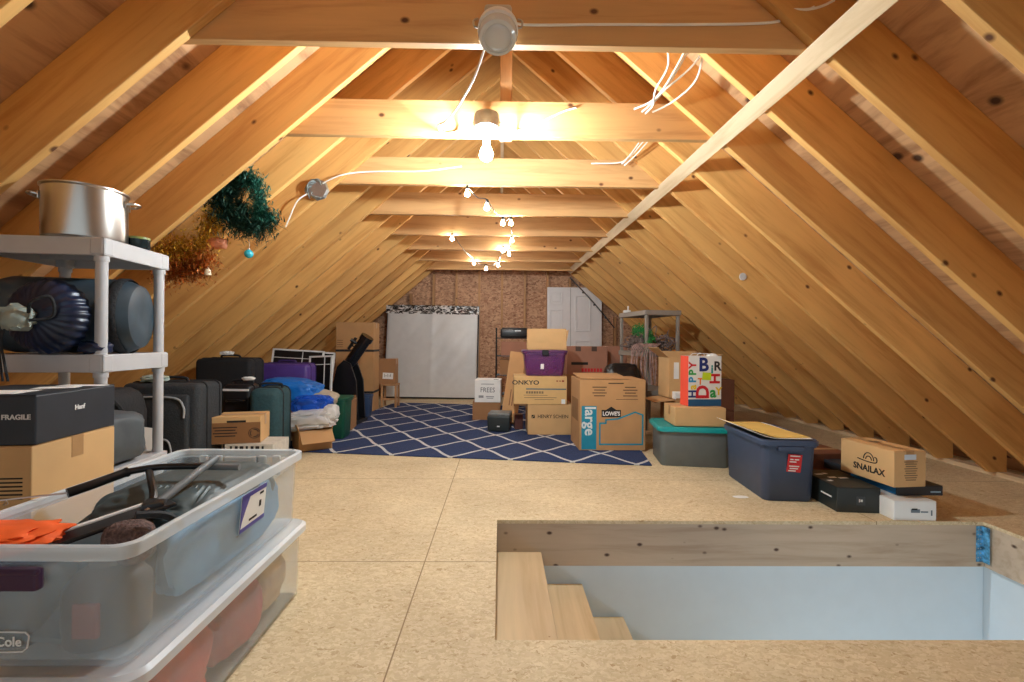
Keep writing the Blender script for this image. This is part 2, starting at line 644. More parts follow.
# sill plates the rafters stand on
for n_, sgn in ((1, -1), (2, 1)):
    t = MB()
    t.box((0, 0, 0.018), (0.09, YW - YB, 0.036), 0.002)
    o = t.build('trim_%d' % n_, BRACEW)
    o.location = (sgn * (CX + 0.06), (YW + YB) / 2, 0)
    tag(o, None, None, kind='structure')

rb = MB()
rb.box((0, 0, 0), (TH, YW - YB, 0.29), 0.002)
o = rb.build('ridge_beam', BRACEW)
o.location = (0, (YW + YB) / 2, CX * SL + 0.145)
tag(o, 'ridge board running along the peak of the attic roof', 'beam', None, 'structure')

TZ0, TZ1 = 2.155, 2.36
def tie_mesh():
    xe0 = CX - (TZ0 - RV * 0.97) / SL
    xe1 = CX - (TZ1 - RV * 0.97) / SL
    m = MB()
    m.prism([(-xe0, 0), (xe0, 0), (xe1, TZ1 - TZ0), (-xe1, TZ1 - TZ0)], -TH / 2, TH / 2)
    bmesh.ops.bevel(m.bm, geom=m.bm.edges[:], offset=0.002, segments=1, affect='EDGES')
    return m
tproto = tie_mesh().build('collar_tie', TIEWOOD)
TIES = []
for i, k in enumerate(range(-2, 16, 2)):
    t = tproto if i == 0 else tproto.copy()
    if i:
        COL.objects.link(t)
    y = Y0 + DY * k + TH * 1.5
    t.location = (0, y, TZ0)
    TIES.append(y)
    lab = 'horizontal wooden collar tie, %s from the gable wall' % ORD[8 - i]
    if k == 0:
        lab = 'horizontal wooden collar tie carrying the unlit white lamp fitting'
    if k == 2:
        lab = 'horizontal wooden collar tie carrying the glowing bare bulb'
    tag(t, lab, 'collar tie', 'collar ties across the roof', 'structure')
TIE1, TIE2 = TIES[1], TIES[2]

# vertical post from the ridge down to the tie with the bulb
p = MB()
p.box((0, 0, 0), (0.07, TH, CX * SL - TZ1 + 0.3), 0.003)
o = p.build('king_post', STUDW)
o.location = (0.02, TIE2 + TH, TZ1 + (CX * SL - TZ1) / 2 - 0.05)
tag(o, 'short upright post between ridge and the tie with the bulb', 'post', None, 'structure')

# strapping nailed under the rafters
s = MB()
s.box((0, 0, 0), (0.086, 6.9, 0.019), 0.002)
o = s.build('brace_board', BRACEW)
xa, xb = 1.247, 1.172
da = Vector((xb - xa, 6.7, -(xb - xa) * SL)).normalized()
nn = Vector((sa, 0, ca))
xx = da.cross(nn).normalized()
o.matrix_world = (Matrix.Translation(((xa + xb) / 2 - 0.0105 * sa, 4.35, (CX - (xa + xb) / 2) * SL - 0.0105 * ca))
                  @ Matrix(((xx.x, da.x, nn.x, 0), (xx.y, da.y, nn.y, 0), (xx.z, da.z, nn.z, 0), (0, 0, 0, 1))))
tag(o, 'long pale strapping board nailed across the undersides of the rafters', 'brace', None, 'structure')

# stair opening: header, well walls, treads
h = MB()
h.box((0, 0, 0), (HX1 - HX0 + 0.04, TH, 0.235), 0.002)
o = h.build('trim_3', HEADW)
o.location = ((HX0 + HX1) / 2, HY1 + 0.022, -0.019 - 0.1175)
tag(o, 'bare header board along the far edge of the stair opening', None, None, 'structure')
h = MB()
h.box((0, 0, 0), (TH, HY1 - HY0, 0.235), 0.002)
o = h.build('trim_4', HEADW)
o.location = (HX1 + 0.03, (HY0 + HY1) / 2, -0.019 - 0.1175)
tag(o, None, None, None, 'structure')
w = MB()
w.box((0, 0, 0), (HX1 - HX0 + 0.5, 0.012, 2.3))
o = w.build('wall_stairwell', DRYWALL)
o.location = ((HX0 + HX1) / 2 - 0.2, HY1 + 0.05, -0.262 - 1.15)
tag(o, None, None, None, 'structure')
w = MB()
w.box((0, 0, 0), (0.012, 1.5, 2.3))
o = w.build('wall_stairwell_side', DRYWALL)
o.location = (HX1 + 0.06, 1.9, -0.262 - 1.15)
tag(o, None, None, None, 'structure')
w = MB()
w.box((0, 0, 0), (0.012, 1.2, 1.6))
o = w.build('wall_stairwell_end', DRYWALL)
o.location = (-0.06, 1.95, -0.03 - 0.8)
tag(o, None, None, None, 'structure')

ll = bpy.data.lights.new('stairwell_fill', 'POINT')  # added fill light, unseen below the floor, brightens the stairwell walls
ll.energy = 8.0
ll.color = (0.75, 0.9, 1.0)
ll.shadow_soft_size = 0.12
lo_ = bpy.data.objects.new('stairwell_fill', ll)
COL.objects.link(lo_)
lo_.location = (1.7, 1.55, -1.2)
st = thing('staircase', 'bare plywood stairs descending from the floor opening', 'stairs', (0, 0, 0))
for i in range(7):
    z = -0.178 - 0.184 * i
    t = MB()
    t.box((0, 0, -0.0125), (0.262, HY1 - HY0 + 0.02, 0.025), 0.003)
    o = t.build('tread', TREADW, st)
    o.location = (-0.02 + 0.232 * i + 0.125, (HY0 + HY1) / 2 + 0.012, z)
    if i:
        r = MB()
        r.box((0, 0, 0), (0.018, HY1 - HY0, 0.155))
        o = r.build('riser', TREADW, st)
        o.location = (-0.02 + 0.232 * i + 0.003, (HY0 + HY1) / 2 + 0.01, z + 0.08)

jh = thing('joist_hanger', 'blue stained metal joist hanger in the corner of the stair opening', 'bracket', (HX1 - 0.02, HY1 + 0.002, -0.015))
m = MB()
m.box((0.0, -0.001, -0.11), (0.035, 0.003, 0.2), 0.001)
m.box((0.017, -0.02, -0.11), (0.003, 0.04, 0.2), 0.001)
m.build('strap', plain('blue steel', srgb(84, 150, 190), 0.45, var=0.8, scale=40), jh)
m = MB()
for i in range(7):
    for x in (-0.008, 0.006):
        m.sphere((x, -0.003, -0.03 - i * 0.026), 0.0035, 1)
m.build('nail_heads', GALV, jh)

# ------------------------------------------------------------------ lamps
def bulb_mesh(r, L):
    m = MB()
    m.lathe([(0, 0), (r * 0.42, 0), (r * 0.45, -L * 0.3), (r * 0.8, -L * 0.5), (r, -L * 0.72), (r * 0.85, -L * 0.9), (r * 0.45, -L), (0, -L * 1.02)], 20)
    return m

GLOW = plain('glowing bulb', (0.84, 0.95, 1.0), 0.4, var=0.0, emit=BULB_W)
FAIRYG = plain('glowing small bulb', (1.0, 0.96, 0.90), 0.4, var=0.0, emit=FAIRY_W)
GLASSOFF = plain('unlit frosted glass', srgb(206, 206, 204), 0.12, var=0.02, coat=0.6)
PORC = plain('grey painted metal', srgb(190, 182, 168), 0.4, var=0.05)

lf = thing('lamp_fitting', 'unlit round white lamp fitting with a drum glass on the nearest tie', 'lamp', (-0.02, TIE1 - TH / 2 - 0.062, 2.245))
m = MB()
m.box((0, 0.03, -0.02), (0.105, 0.062, 0.09), 0.012)
m.build('junction_box', PORC, lf)
m = MB()
m.lathe([(0, 0), (0.064, 0), (0.074, -0.008), (0.076, -0.03), (0.066, -0.036), (0, -0.036)], 32)
o = m.build('collar', WHITEP, lf, True)
o.location = (0, -0.012, -0.07)
o.rotation_euler = (-0.42, 0, 0)
m = MB()
m.lathe([(0.06, 0), (0.072, -0.008), (0.073, -0.026), (0.067, -0.038), (0.056, -0.041), (0.054, -0.037), (0.05, -0.037), (0.046, -0.043), (0.03, -0.050), (0, -0.053)], 32)
o = m.build('glass_shade', GLASSOFF, lf, True)
o.location = (0, -0.027, -0.102)
o.rotation_euler = (-0.42, 0, 0)
for sx in (-1, 1):
    m = MB()
    m.tube([(sx * 0.074, -0.02, -0.05), (sx * 0.09, -0.025, -0.06), (sx * 0.088, -0.03, -0.085), (sx * 0.074, -0.03, -0.09)], 0.004, 6)
    m.build('wire_clip', STEEL, lf, True)

bl = thing('bulb_holder', 'glowing bare bulb in an open metal holder under a tie', 'lamp', (-0.085, TIE2 - TH / 2 - 0.15, 2.16))
m = MB()
m.lathe([(0, 0.055), (0.04, 0.055), (0.068, 0.045), (0.074, 0.01), (0.07, -0.03), (0.058, -0.036), (0.062, 0.0), (0.05, 0.025), (0, 0.03)], 10)
m.build('metal_holder', GALV, bl, True)
m = MB()
m.lathe([(0, 0.03), (0.024, 0.03), (0.024, -0.06), (0, -0.06)], 16)
m.build('socket', WHITEP, bl, True)
m = MB()
m.box((0, 0.10, 0.045), (0.03, 0.10, 0.02), 0.003)
m.box((0, 0.147, 0.03), (0.05, 0.004, 0.08), 0.002)
m.build('bracket', GALV, bl)
m = MB()
for k in range(5):
    a_ = 2 * PI * k / 5
    m.tube([(0.06 * math.cos(a_), 0.06 * math.sin(a_), -0.03), (0.066 * math.cos(a_ + 0.4), 0.066 * math.sin(a_ + 0.4), -0.055), (0.05 * math.cos(a_ + 0.9), 0.05 * math.sin(a_ + 0.9), -0.05)], 0.003, 5)
m.build('clip_wires', GALV, bl, True)
o = bulb_mesh(0.036, 0.115).build('bulb', GLOW, bl, True)
o.location = (0, 0, -0.085)

# the string of small bulbs along the ties
FB = [(-0.258, 3.40, 2.083), (-0.112, 3.45, 1.995), (0.012, 4.21, 2.075), (0.086, 4.22, 2.078), (-0.542, 5.01, 2.105), (0.116, 5.02, 2.095),
      (0.022, 5.80, 2.135), (0.099, 5.83, 2.10), (-0.395, 6.64, 2.115), (-0.220, 6.64, 2.035), (-0.046, 6.64, 2.09)]
sl = thing('string_light', 'string of small glowing bulbs hung along the far collar ties', 'string lights', (0, 3.4, 2.1))
order = [0, 1, 2, 3, 5, 7, 6, 10, 9, 8, 4]
pts = []
for j, i in enumerate(order):
    x, y, z = FB[i]
    pts.append((x, y - 3.4, z + 0.065 - 2.1))
    if j + 1 < len(order):
        x2, y2, z2 = FB[order[j + 1]]
        pts.append(((x + x2) / 2, (y + y2) / 2 - 3.4, (z + z2) / 2 + 0.03 - 2.1))
m = MB()
m.tube(pts, 0.0035, 6)
m.build('cord', BLACKP, sl, True)
for i, (x, y, z) in enumerate(FB):
    m = MB()
    m.lathe([(0, 0.03), (0.011, 0.03), (0.013, 0.0), (0, 0)], 10)
    sk = m.build('socket', BLACKP, sl, True)
    sk.location = (x, y - 3.4, z + 0.035 - 2.1)
    bo = bulb_mesh(0.021, 0.05).build('bulb', FAIRYG, sk, True)

# cables
def cable(name, label, runs, r=0.005, mat=ROMEX, cat='cable', loc=(0, 0, 0)):
    m = MB()
    for q in runs:
        m.tube([Vector(p_) - Vector(loc) for p_ in q], r, 7)
    o_ = m.build(name, mat, None, True)
    o_.location = loc
    return tag(o_, label, cat)

yf1, yf2 = TIE1 - TH / 2 - 0.006, TIE2 - TH / 2 - 0.007
cable('cable', 'white cable looping from the unlit lamp down to the glowing bulb',
      [[(-0.06, TIE1 - 0.07, 2.14), (-0.13, 1.95, 2.1), (-0.26, 2.25, 2.09), (-0.345, 2.47, 2.155), (-0.33, yf2 - 0.02, 2.16), (-0.24, yf2 - 0.01, 2.18), (-0.15, yf2 - 0.12, 2.185)]], loc=(-0.2, 2.2, 2.14))
cable('cable', 'white cable running from the glowing bulb along the tie front',
      [[(-0.02, yf2 - 0.12, 2.18), (0.07, yf2 - 0.01, 2.18), (0.2, yf2, 2.23), (0.34, yf2, 2.30), (0.42, yf2, 2.325)]], loc=(0.2, yf2, 2.2))
cable('cable', 'white cable stapled along the front of the nearest tie',
      [[(0.03, yf1, 2.24), (0.1, yf1, 2.228), (0.4, yf1, 2.235), (0.7, yf1, 2.24), (1.0, yf1, 2.25), (1.12, yf1, 2.27), (1.2, yf1 - 0.04, 2.29)],
       [(1.06, yf1 - 0.02, 2.305), (1.15, yf1 - 0.03, 2.285), (1.22, yf1 - 0.04, 2.29), (1.27, yf1 - 0.05, 2.31)]], loc=(0.6, yf1, 2.24))
cable('cable', 'tangle of white cables hanging over a rafter above the brace board',
      [[(0.80, 2.25, 2.52), (0.84, 2.30, 2.40), (0.81, 2.40, 2.33), (0.83, 2.5, 2.30), (0.80, 2.54, 2.27)],
       [(1.03, 2.22, 2.52), (0.98, 2.32, 2.42), (0.86, 2.45, 2.34), (0.80, 2.52, 2.29)],
       [(1.00, 2.25, 2.50), (1.02, 2.38, 2.38), (0.94, 2.5, 2.32), (0.84, 2.54, 2.28)],
       [(0.94, 2.2, 2.53), (0.90, 2.35, 2.42), (0.84, 2.48, 2.33), (0.74, 2.55, 2.30)],
       [(0.96, 2.2, 2.53), (0.92, 2.35, 2.43), (0.86, 2.48, 2.34), (0.78, 2.54, 2.28)]], loc=(0.88, 2.4, 2.4), r=0.0055)
cable('cable', 'small bunch of white cables above the third collar tie',
      [[(0.98, 3.25, 2.42), (0.92, 3.3, 2.34), (0.86, 3.34, 2.31), (0.66, 3.36, 2.31)],
       [(1.02, 3.25, 2.44), (0.95, 3.3, 2.36), (0.88, 3.34, 2.30)],
       [(1.06, 3.25, 2.45), (0.98, 3.3, 2.36), (0.90, 3.34, 2.29)]], loc=(0.9, 3.3, 2.35))
jb = thing('junction_box', 'open metal junction box with wires on a rafter by the garland', 'junction box', (-1.345, 3.34, 2.085), (0, -ANG, 0))
jb.scale = (1.5, 1.0, 1.5)
m = MB()
m.lathe([(0, 0.02), (0.05, 0.02), (0.052, -0.02), (0.046, -0.02), (0.044, 0.012), (0, 0.012)], 8, M=Matrix.Rotation(PI / 2, 4, 'X'))
m.build('metal_box', GALV, jb)
m = MB()
random.seed(4)
for i in range(7):
    a = random.uniform(0, 6.28)
    m.tube([(0.02 * math.cos(a), -0.005, 0.02 * math.sin(a)), (0.04 * math.cos(a + 1), -0.035, 0.04 * math.sin(a + 1)), (0.06 * math.cos(a + 2), -0.02, 0.05 * math.sin(a + 2))], 0.003, 6)
m.build('loose_wires', plain('mixed wire', srgb(120, 130, 128), 0.4, var=0.7, scale=40), jb, True)
cable('cable', 'white cable running into the open junction box beside the garland',
      [[(-1.30, 3.315, 2.12), (-1.15, 3.3, 2.18), (-0.95, 3.38, 2.235), (-0.6, 3.4, 2.25), (-0.3, 3.4, 2.29)],
       [(-1.39, 3.33, 2.06), (-1.47, 3.3, 1.99), (-1.53, 3.3, 1.86), (-1.56, 3.31, 1.80)]], loc=(-1.2, 3.35, 2.15))
m = MB()
m.tube([(0, 0, 0), (0.37, -0.12, -0.42), (0.72, -0.2, -0.86)], 0.011, 8)
for t_ in (0.3, 0.55, 0.8):
    m.sphere((0.72 * t_, -0.2 * t_, -0.86 * t_), 0.02, 1)
o = m.build('rod', BLACKP, None, True)
o.location = (1.17, 7.72, 2.08)
tag(o, 'thin dark jointed rod hanging across the white door', 'rod')

# ------------------------------------------------------------------ generic builders
def carton(label, loc, rot, w, d, h, mat=CARD, name='cardboard_box', flaps=None, tape=True, cat='box', group=None, inside=CARDIN, tape_axis='X'):
    """closed carton (or open one with flaps); origin at the middle of its base"""
    r = thing(name, label, cat, loc, rot, group)
    if not flaps:
        m = MB()
        m.box((0, 0, h / 2), (w, d, h), 0.004, 2)
        # closing flaps: two thin lids meeting at a seam
        if tape_axis == 'X':
            for s_ in (-1, 1):
                m.box((0, s_ * d / 4, h + 0.0012), (w - 0.002, d / 2 - 0.003, 0.0024))
        else:
            for s_ in (-1, 1):
                m.box((s_ * w / 4, 0, h + 0.0012), (w / 2 - 0.003, d - 0.002, 0.0024))
        m.build('carton', mat, r)
        if tape:
            m = MB()
            if tape_axis == 'X':
                m.box((0, 0, h + 0.0028), (w + 0.001, 0.05, 0.001))
                for s_ in (-1, 1):
                    m.box((s_ * (w / 2 + 0.0006), 0, h - 0.035), (0.001, 0.05, 0.075))
            else:
                m.box((0, 0, h + 0.0028), (0.05, d + 0.001, 0.001))
                for s_ in (-1, 1):
                    m.box((0, s_ * (d / 2 + 0.0006), h - 0.035), (0.05, 0.001, 0.075))
            m.build('tape', TAPE, r)
    else:
        t = 0.006
        m = MB()
        m.box((0, 0, t / 2), (w, d, t))
        m.box((0, -d / 2 + t / 2, h / 2), (w, t, h), 0.001, 1)
        m.box((0, d / 2 - t / 2, h / 2), (w, t, h), 0.001, 1)
        m.box((-w / 2 + t / 2, 0, h / 2), (t, d - 2 * t, h), 0.001, 1)
        m.box((w / 2 - t / 2, 0, h / 2), (t, d - 2 * t, h), 0.001, 1)
        m.build('carton', mat, r)
        for side, ang, ln in flaps:      # ang: 0 flat over the opening, 90 upright, 180 flat outwards, more hangs down
            m = MB()
            wid = (w if side in 'fb' else d) - 0.008
            m.box((ln / 2, 0, 0), (ln, wid, 0.005), 0.001, 1)
            o_ = m.build('flap', mat, r)
            a = math.radians(ang)
            zr = {'f': PI / 2, 'b': -PI / 2, 'l': 0, 'r': PI}[side]
            o_.location = {'f': (0, -d / 2 + 0.003, h), 'b': (0, d / 2 - 0.003, h), 'l': (-w / 2 + 0.003, 0, h), 'r': (w / 2 - 0.003, 0, h)}[side]
            o_.rotation_euler = (0, -a, zr)
    return r

def rrect(w, d, r, n=6):
    P = []
    for cx, cy, a0 in ((w / 2 - r, d / 2 - r, 0), (-w / 2 + r, d / 2 - r, PI / 2), (-w / 2 + r, -d / 2 + r, PI), (w / 2 - r, -d / 2 + r, 1.5 * PI)):
        for k in range(n + 1):
            a = a0 + PI / 2 * k / n
            P.append((cx + r * math.cos(a), cy + r * math.sin(a)))
    return P

def loft(sections, cap0=True, cap1=True):
    """sections: list of (w, d, corner_r, z) rounded rectangles"""
    m = MB()
    rings = []
    for w, d, r, z in sections:
        rings.append([m.bm.verts.new((x, y, z)) for x, y in rrect(w, d, max(r, 0.001))])
    for A, B in zip(rings, rings[1:]):
        n = len(A)
        for k in range(n):
            m.bm.faces.new((A[k], A[(k + 1) % n], B[(k + 1) % n], B[k]))
    if cap0:
        m.bm.faces.new(rings[0][::-1])
    if cap1:
        m.bm.faces.new(rings[-1])
    return m

def tote(r, w, d, h, mat, taper=0.86, t=0.005, rimw=0.018, rad=0.05, name='tub', rim=True):
    """open tapered tub with a turned-out rim"""
    wb2, db2 = w * taper, d * (1 - (1 - taper) * w / d)
    sec = [(wb2 - 0.02, db2 - 0.02, rad * 0.7, 0), (wb2, db2, rad, 0.012), (w - 2 * rimw, d - 2 * rimw, rad, h - 0.03)]
    if rim:
        sec += [(w, d, rad + 0.01, h - 0.028), (w, d, rad + 0.01, h - 0.003), (w - 0.006, d - 0.006, rad + 0.01, h), (w - 2 * rimw - 2 * t, d - 2 * rimw - 2 * t, rad, h)]
    else:
        sec += [(w - 2 * rimw, d - 2 * rimw, rad, h), (w - 2 * rimw - 2 * t, d - 2 * rimw - 2 * t, rad, h)]
    sec += [(wb2 - 2 * t, db2 - 2 * t, rad * 0.9, 0.018)]
    return loft(sec).build(name, mat, r, True)

# ------------------------------------------------------------------ rug
RW, RD = 3.3, 3.15
m = MB()
m.box((0, 0, 0.005), (RW, RD, 0.01), 0.003)
rug = m.build('rug', RUG)
rug.location = (-0.212, 5.396, 0.001)
rug.rotation_euler = (0, 0, -0.13)
tag(rug, 'navy blue rug with white trellis pattern on the board floor', 'rug')

# ------------------------------------------------------------------ large plastic shelf beside the tubs
def shelf_unit(r, w, d, tops, fascia, mat, post_r=0.021, square=False):
    for z in tops:
        m = MB()
        t = 0.012
        m.box((0, 0, z - 0.006), (w - 0.004, d - 0.004, 0.012), 0.003)
        for s_ in (-1, 1):
            m.box((0, s_ * (d / 2 - t / 2), z - fascia / 2 + 0.002), (w, t, fascia), 0.003)
            m.box((s_ * (w / 2 - t / 2), 0, z - fascia / 2 + 0.002), (t, d, fascia), 0.003)
        for sx in (-1, 1):
            for sy in (-1, 1):
                m.box((sx * (w / 2 - 0.028), sy * (d / 2 - 0.028), z - fascia / 2 + 0.002), (0.06, 0.06, fascia + 0.004), 0.01)
        for k in (-1, 1):
            m.box((0, k * d / 6, z - 0.03), (w - 0.02, 0.008, 0.04))
        m.build('shelf', mat, r)
    zs = sorted(tops)
    for sx in (-1, 1):
        for sy in (-1, 1):
            m = MB()
            x, y = sx * (w / 2 - 0.028), sy * (d / 2 - 0.028)
            lo = 0.0
            for z in zs:
                a, b_ = lo, z - fascia
                if b_ > a + 0.01:
                    if square:
                        m.box((x, y, (a + b_) / 2), (post_r * 2, post_r * 2, b_ - a), 0.006)
                    else:
                        m.rod((x, y, a), (x, y, b_), post_r, 16)
                        m.rod((x, y, b_ - 0.02), (x, y, b_ + 0.002), post_r + 0.004, 16)
                lo = z
            m.build('post', mat, r, True)

SHX0, SHX1, SHY0, SHY1 = -2.075, -1.600, 1.835, 2.245
sh = thing('shelf_unit', 'pale grey plastic shelf unit holding a steel pot and bedrolls', 'shelf', ((SHX0 + SHX1) / 2 - 0.018, (SHY0 + SHY1) / 2, 0), 0.085)
shelf_unit(sh, SHX1 - SHX0, SHY1 - SHY0, (0.075, 0.435, 0.918, 1.392), 0.072, GREYP)

pot = thing('stock_pot', 'large stainless steel stock pot on top of the grey shelf unit', 'pot', (-1.772, 1.965, 1.394), 0.5)
m = MB()
m.lathe([(0, 0.0), (0.128, 0.0), (0.138, 0.008), (0.140, 0.02), (0.140, 0.208), (0.146, 0.214), (0.146, 0.219), (0.136, 0.219), (0.136, 0.02), (0, 0.012)], 48)
m.build('pot_body', STEEL, pot, True)
for sx in (-1, 1):
    m = MB()
    m.tube([(sx * 0.138, -0.035, 0.175), (sx * 0.165, -0.034, 0.18), (sx * 0.18, 0, 0.182), (sx * 0.165, 0.034, 0.18), (sx * 0.138, 0.035, 0.175)], 0.006, 8)
    for sy in (-1, 1):
        m.box((sx * 0.138, sy * 0.035, 0.172), (0.006, 0.022, 0.03), 0.002)
    m.build('handle', STEEL, pot, True)

jar = thing('candle_jar', 'small dark glass candle jar beside the steel pot', 'jar', (-1.655, 2.10, 1.394))
jar.scale = (1.4, 1.4, 0.95)
m = MB()
m.lathe([(0, 0), (0.027, 0), (0.03, 0.005), (0.03, 0.045), (0, 0.045)], 20)
m.build('glass_jar', plain('dark green glass', srgb(22, 36, 40), 0.15, var=0.3), jar, True)
m = MB()
m.lathe([(0, 0.045), (0.031, 0.045), (0.031, 0.055), (0, 0.056)], 20)
m.build('lid', plain('olive lid', srgb(120, 130, 70), 0.3), jar, True)

# bedroll lying along the shelf
br = thing('sleeping_bag', 'slate grey rolled sleeping bag lying along the middle shelf', 'sleeping bag', (-1.90, 2.03, 0.921), 0.32)
M = Matrix.Translation((-0.235, 0, 0.165)) @ Matrix.Rotation(PI / 2, 4, 'Y')
m = MB()
m.lathe([(0, 0.0), (0.11, 0.003), (0.15, 0.02), (0.163, 0.06), (0.166, 0.4), (0.16, 0.46), (0.14, 0.50), (0.10, 0.512), (0.05, 0.505), (0, 0.5)], 48, M=M,
        rfun=lambda a, j: 1 + 0.018 * noise.noise(Vector((math.cos(a) * 2, math.sin(a) * 2, j * 1.7))) - (0.015 if j in (4, 5) and math.sin(a * 9) > 0.6 else 0))
m.build('roll', SLATE, br, True)
m = MB()
m.lathe([(0.1655, 0.42), (0.172, 0.43), (0.172, 0.455), (0.1655, 0.465)], 48, M=M)
m.build('trim_band', BLACKF, br, True)
# cinched stuff sack, mouth towards the room
cs = thing('stuff_sack', 'navy blue stuff sack with a cinched pleated mouth', 'bag', (-1.80, 1.86, 0.921))
M = Matrix.Translation((0, 0.02, 0.152)) @ Matrix.Rotation(PI / 2, 4, 'X')
pl = lambda a, j: 1 + (0.022 * math.sin(a * 26 + 2 * math.sin(a * 3)) * (1 if 2 <= j <= 6 else 0.3)) + 0.03 * noise.noise(Vector((math.cos(a) * 1.5, math.sin(a) * 1.5, j * 0.9)))
m = MB()
m.lathe([(0, 0.0), (0.12, 0.0), (0.146, 0.02), (0.146, 0.06), (0.13, 0.085), (0.105, 0.102), (0.075, 0.11), (0.048, 0.118), (0.0, 0.112)], 208, M=M, rfun=pl)
m.build('sack', BLUEN, cs, True)
m = MB()
m.crumple((0.10, 0.09, 0.10), 5, 0.3, 2.5, 0.8, 3, c=(-0.02, -0.12, 0.09))
m.build('gathered_mouth', plain('pale sack lining', srgb(140, 150, 142), 0.6, var=0.25), cs, True)
m = MB()
m.tube([(0.03, -0.13, 0.16), (0.06, -0.15, 0.2), (0.1, -0.12, 0.22), (0.09, -0.1, 0.15), (0.04, -0.14, 0.13)], 0.006, 6)
m.tube([(-0.05, -0.13, 0.13), (-0.08, -0.13, 0.06), (-0.085, -0.12, -0.02), (-0.08, -0.115, -0.1)], 0.004, 6)
m.tube([(-0.04, -0.13, 0.13), (-0.06, -0.14, 0.06), (-0.06, -0.13, -0.02), (-0.055, -0.12, -0.1)], 0.004, 6)
m.build('drawstring', BLACKF, cs, True)
m = MB()
m.crumple((0.1, 0.1, 0.055), 8, 0.15, 2, 0.7, 3)
o = m.build('pouch', BLUEN, None, True)
o.location = (-1.665, 1.895, 0.921)
tag(o, 'tiny dark blue pouch beside the bedroll on the middle shelf', 'pouch')

tb = thing('tent_bag', 'dark grey nylon tent bag on the low shelf behind the black carton', 'bag', (-1.80, 2.0, 0.438))
m = MB()
m.crumple((0.36, 0.30, 0.23), 11, 0.07, 1.8, 0.45, 4)
m.build('bag_body', GREYSACK, tb, True)
m = MB()
m.tube([(0.16, -0.12, 0.2), (0.20, -0.16, 0.24), (0.18, -0.1, 0.28), (0.05, -0.12, 0.25), (-0.05, -0.1, 0.24)], 0.008, 6)
m.build('strap', BLACKF, tb, True)

# ------------------------------------------------------------------ black carton on a cardboard carton
cb = carton('brown cardboard box under the black FRAGILE carton', (-1.69, 1.645, 0), 0.09, 0.34, 0.355, 0.636, mat=CARD2, tape_axis='X')
front_bars(cb, [(0.05, 0.535 - i * 0.013, 0.19, 0.005) for i in range(6)], -0.178, INK)
bc = carton('black carton marked FRAGILE on a brown box', (-1.70, 1.645, 0.6405), 0.13, 0.36, 0.36, 0.160, mat=BLACKC, tape=False, name='black_carton')
text(bc, 'FRAGILE', 0.0225, (0.124, -0.1808, 0.09), FRONT, INKW, bold=0.0006)
text(bc, 'Hanf', 0.024, (0.1808, 0.0, 0.098), SIDE, INKW, bold=0.0008)
m = MB()
for x, y, w_, d_, a in ((-0.02, -0.1, 0.22, 0.12, 0.05), (0.07, 0.05, 0.12, 0.08, 0.3), (0.1, 0.13, 0.16, 0.05, -0.1)):
    m.box((0, 0, 0), (w_, d_, 0.0012), M=Matrix.Translation((x, y, 0.1632)) @ Matrix.Rotation(a, 4, 'Z'))
m.build('shipping_label', PAPER, bc)

# ------------------------------------------------------------------ the two clear tubs
TX, TY = -1.010, 1.385
lt = thing('storage_tub', 'lower clear plastic tub full of red and tan cloth', 'tub', (TX + 0.004, TY, 0))
tote(lt, 0.50, 0.86, 0.275, TUB, 0.93, 0.004, 0.014, 0.045)
m = loft([(0.502, 0.862, 0.05, 0.247), (0.512, 0.872, 0.052, 0.25), (0.512, 0.872, 0.052, 0.272), (0.49, 0.85, 0.05, 0.281), (0.47, 0.83, 0.05, 0.276), (0.45, 0.81, 0.05, 0.276)])
m.build('lid', TUBRIM, lt, True)
ut = thing('storage_tub', 'upper open clear tub holding camping gear and a fishing rod', 'tub', (TX, TY, 0.2825))
tote(ut, 0.475, 0.85, 0.268, TUB, 0.91, 0.004, 0.014, 0.035)
# rim
m = MB()
rings = []
for w_, d_, z in ((0.475, 0.85, 0.240), (0.481, 0.856, 0.243), (0.481, 0.856, 0.270), (0.47, 0.845, 0.273), (0.45, 0.826, 0.270), (0.449, 0.824, 0.255)):
    rings.append([m.bm.verts.new((x, y, z)) for x, y in rrect(w_, d_, 0.040)])
for A, B in zip(rings, rings[1:]):
    for k in range(len(A)):
        m.bm.faces.new((A[k], A[(k + 1) % len(A)], B[(k + 1) % len(A)], B[k]))
m.build('rim', TUBRIM, ut, True)
# moulded ribs inside the far end and the long sides
for x, z, w_, h_ in ((-0.14, 0.215, 0.03, 0.075), (-0.085, 0.215, 0.03, 0.075), (0.085, 0.215, 0.03, 0.075), (0.14, 0.215, 0.03, 0.075), (0.0, 0.222, 0.12, 0.05)):
    m = MB()
    m.box((x, 0.403, z), (w_, 0.014, h_), 0.005)
    m.build('moulded_rib', TUBRIM, ut)
m = MB()
m.box((-0.06, -0.428, 0.205), (0.24, 0.02, 0.046), 0.006)
m.box((-0.06, -0.437, 0.224), (0.25, 0.012, 0.012), 0.004)
m.build('latch', plain('dark purple latch', srgb(62, 34, 66), 0.35, var=0.08), ut)
PUR = plain('violet label', srgb(70, 64, 150), 0.5)
LB = Matrix.Translation((0.2275, 0.075, 0.172)) @ Matrix.Rotation(-0.085, 4, 'Y').inverted() @ Matrix.Scale(1.1, 4)
m = MB()
m.box((0, 0, 0), (0.0015, 0.13, 0.105))
o = m.build('product_label', PAPER, ut)
o.matrix_local = LB
m = MB()
m.box((0.0012, 0, 0.046), (0.0012, 0.13, 0.013))
m.build('violet_band', PUR, o)
m = MB()
m.box((0.0012, 0, -0.047), (0.0012, 0.13, 0.011))
m.build('violet_band', PUR, o)
m = MB()
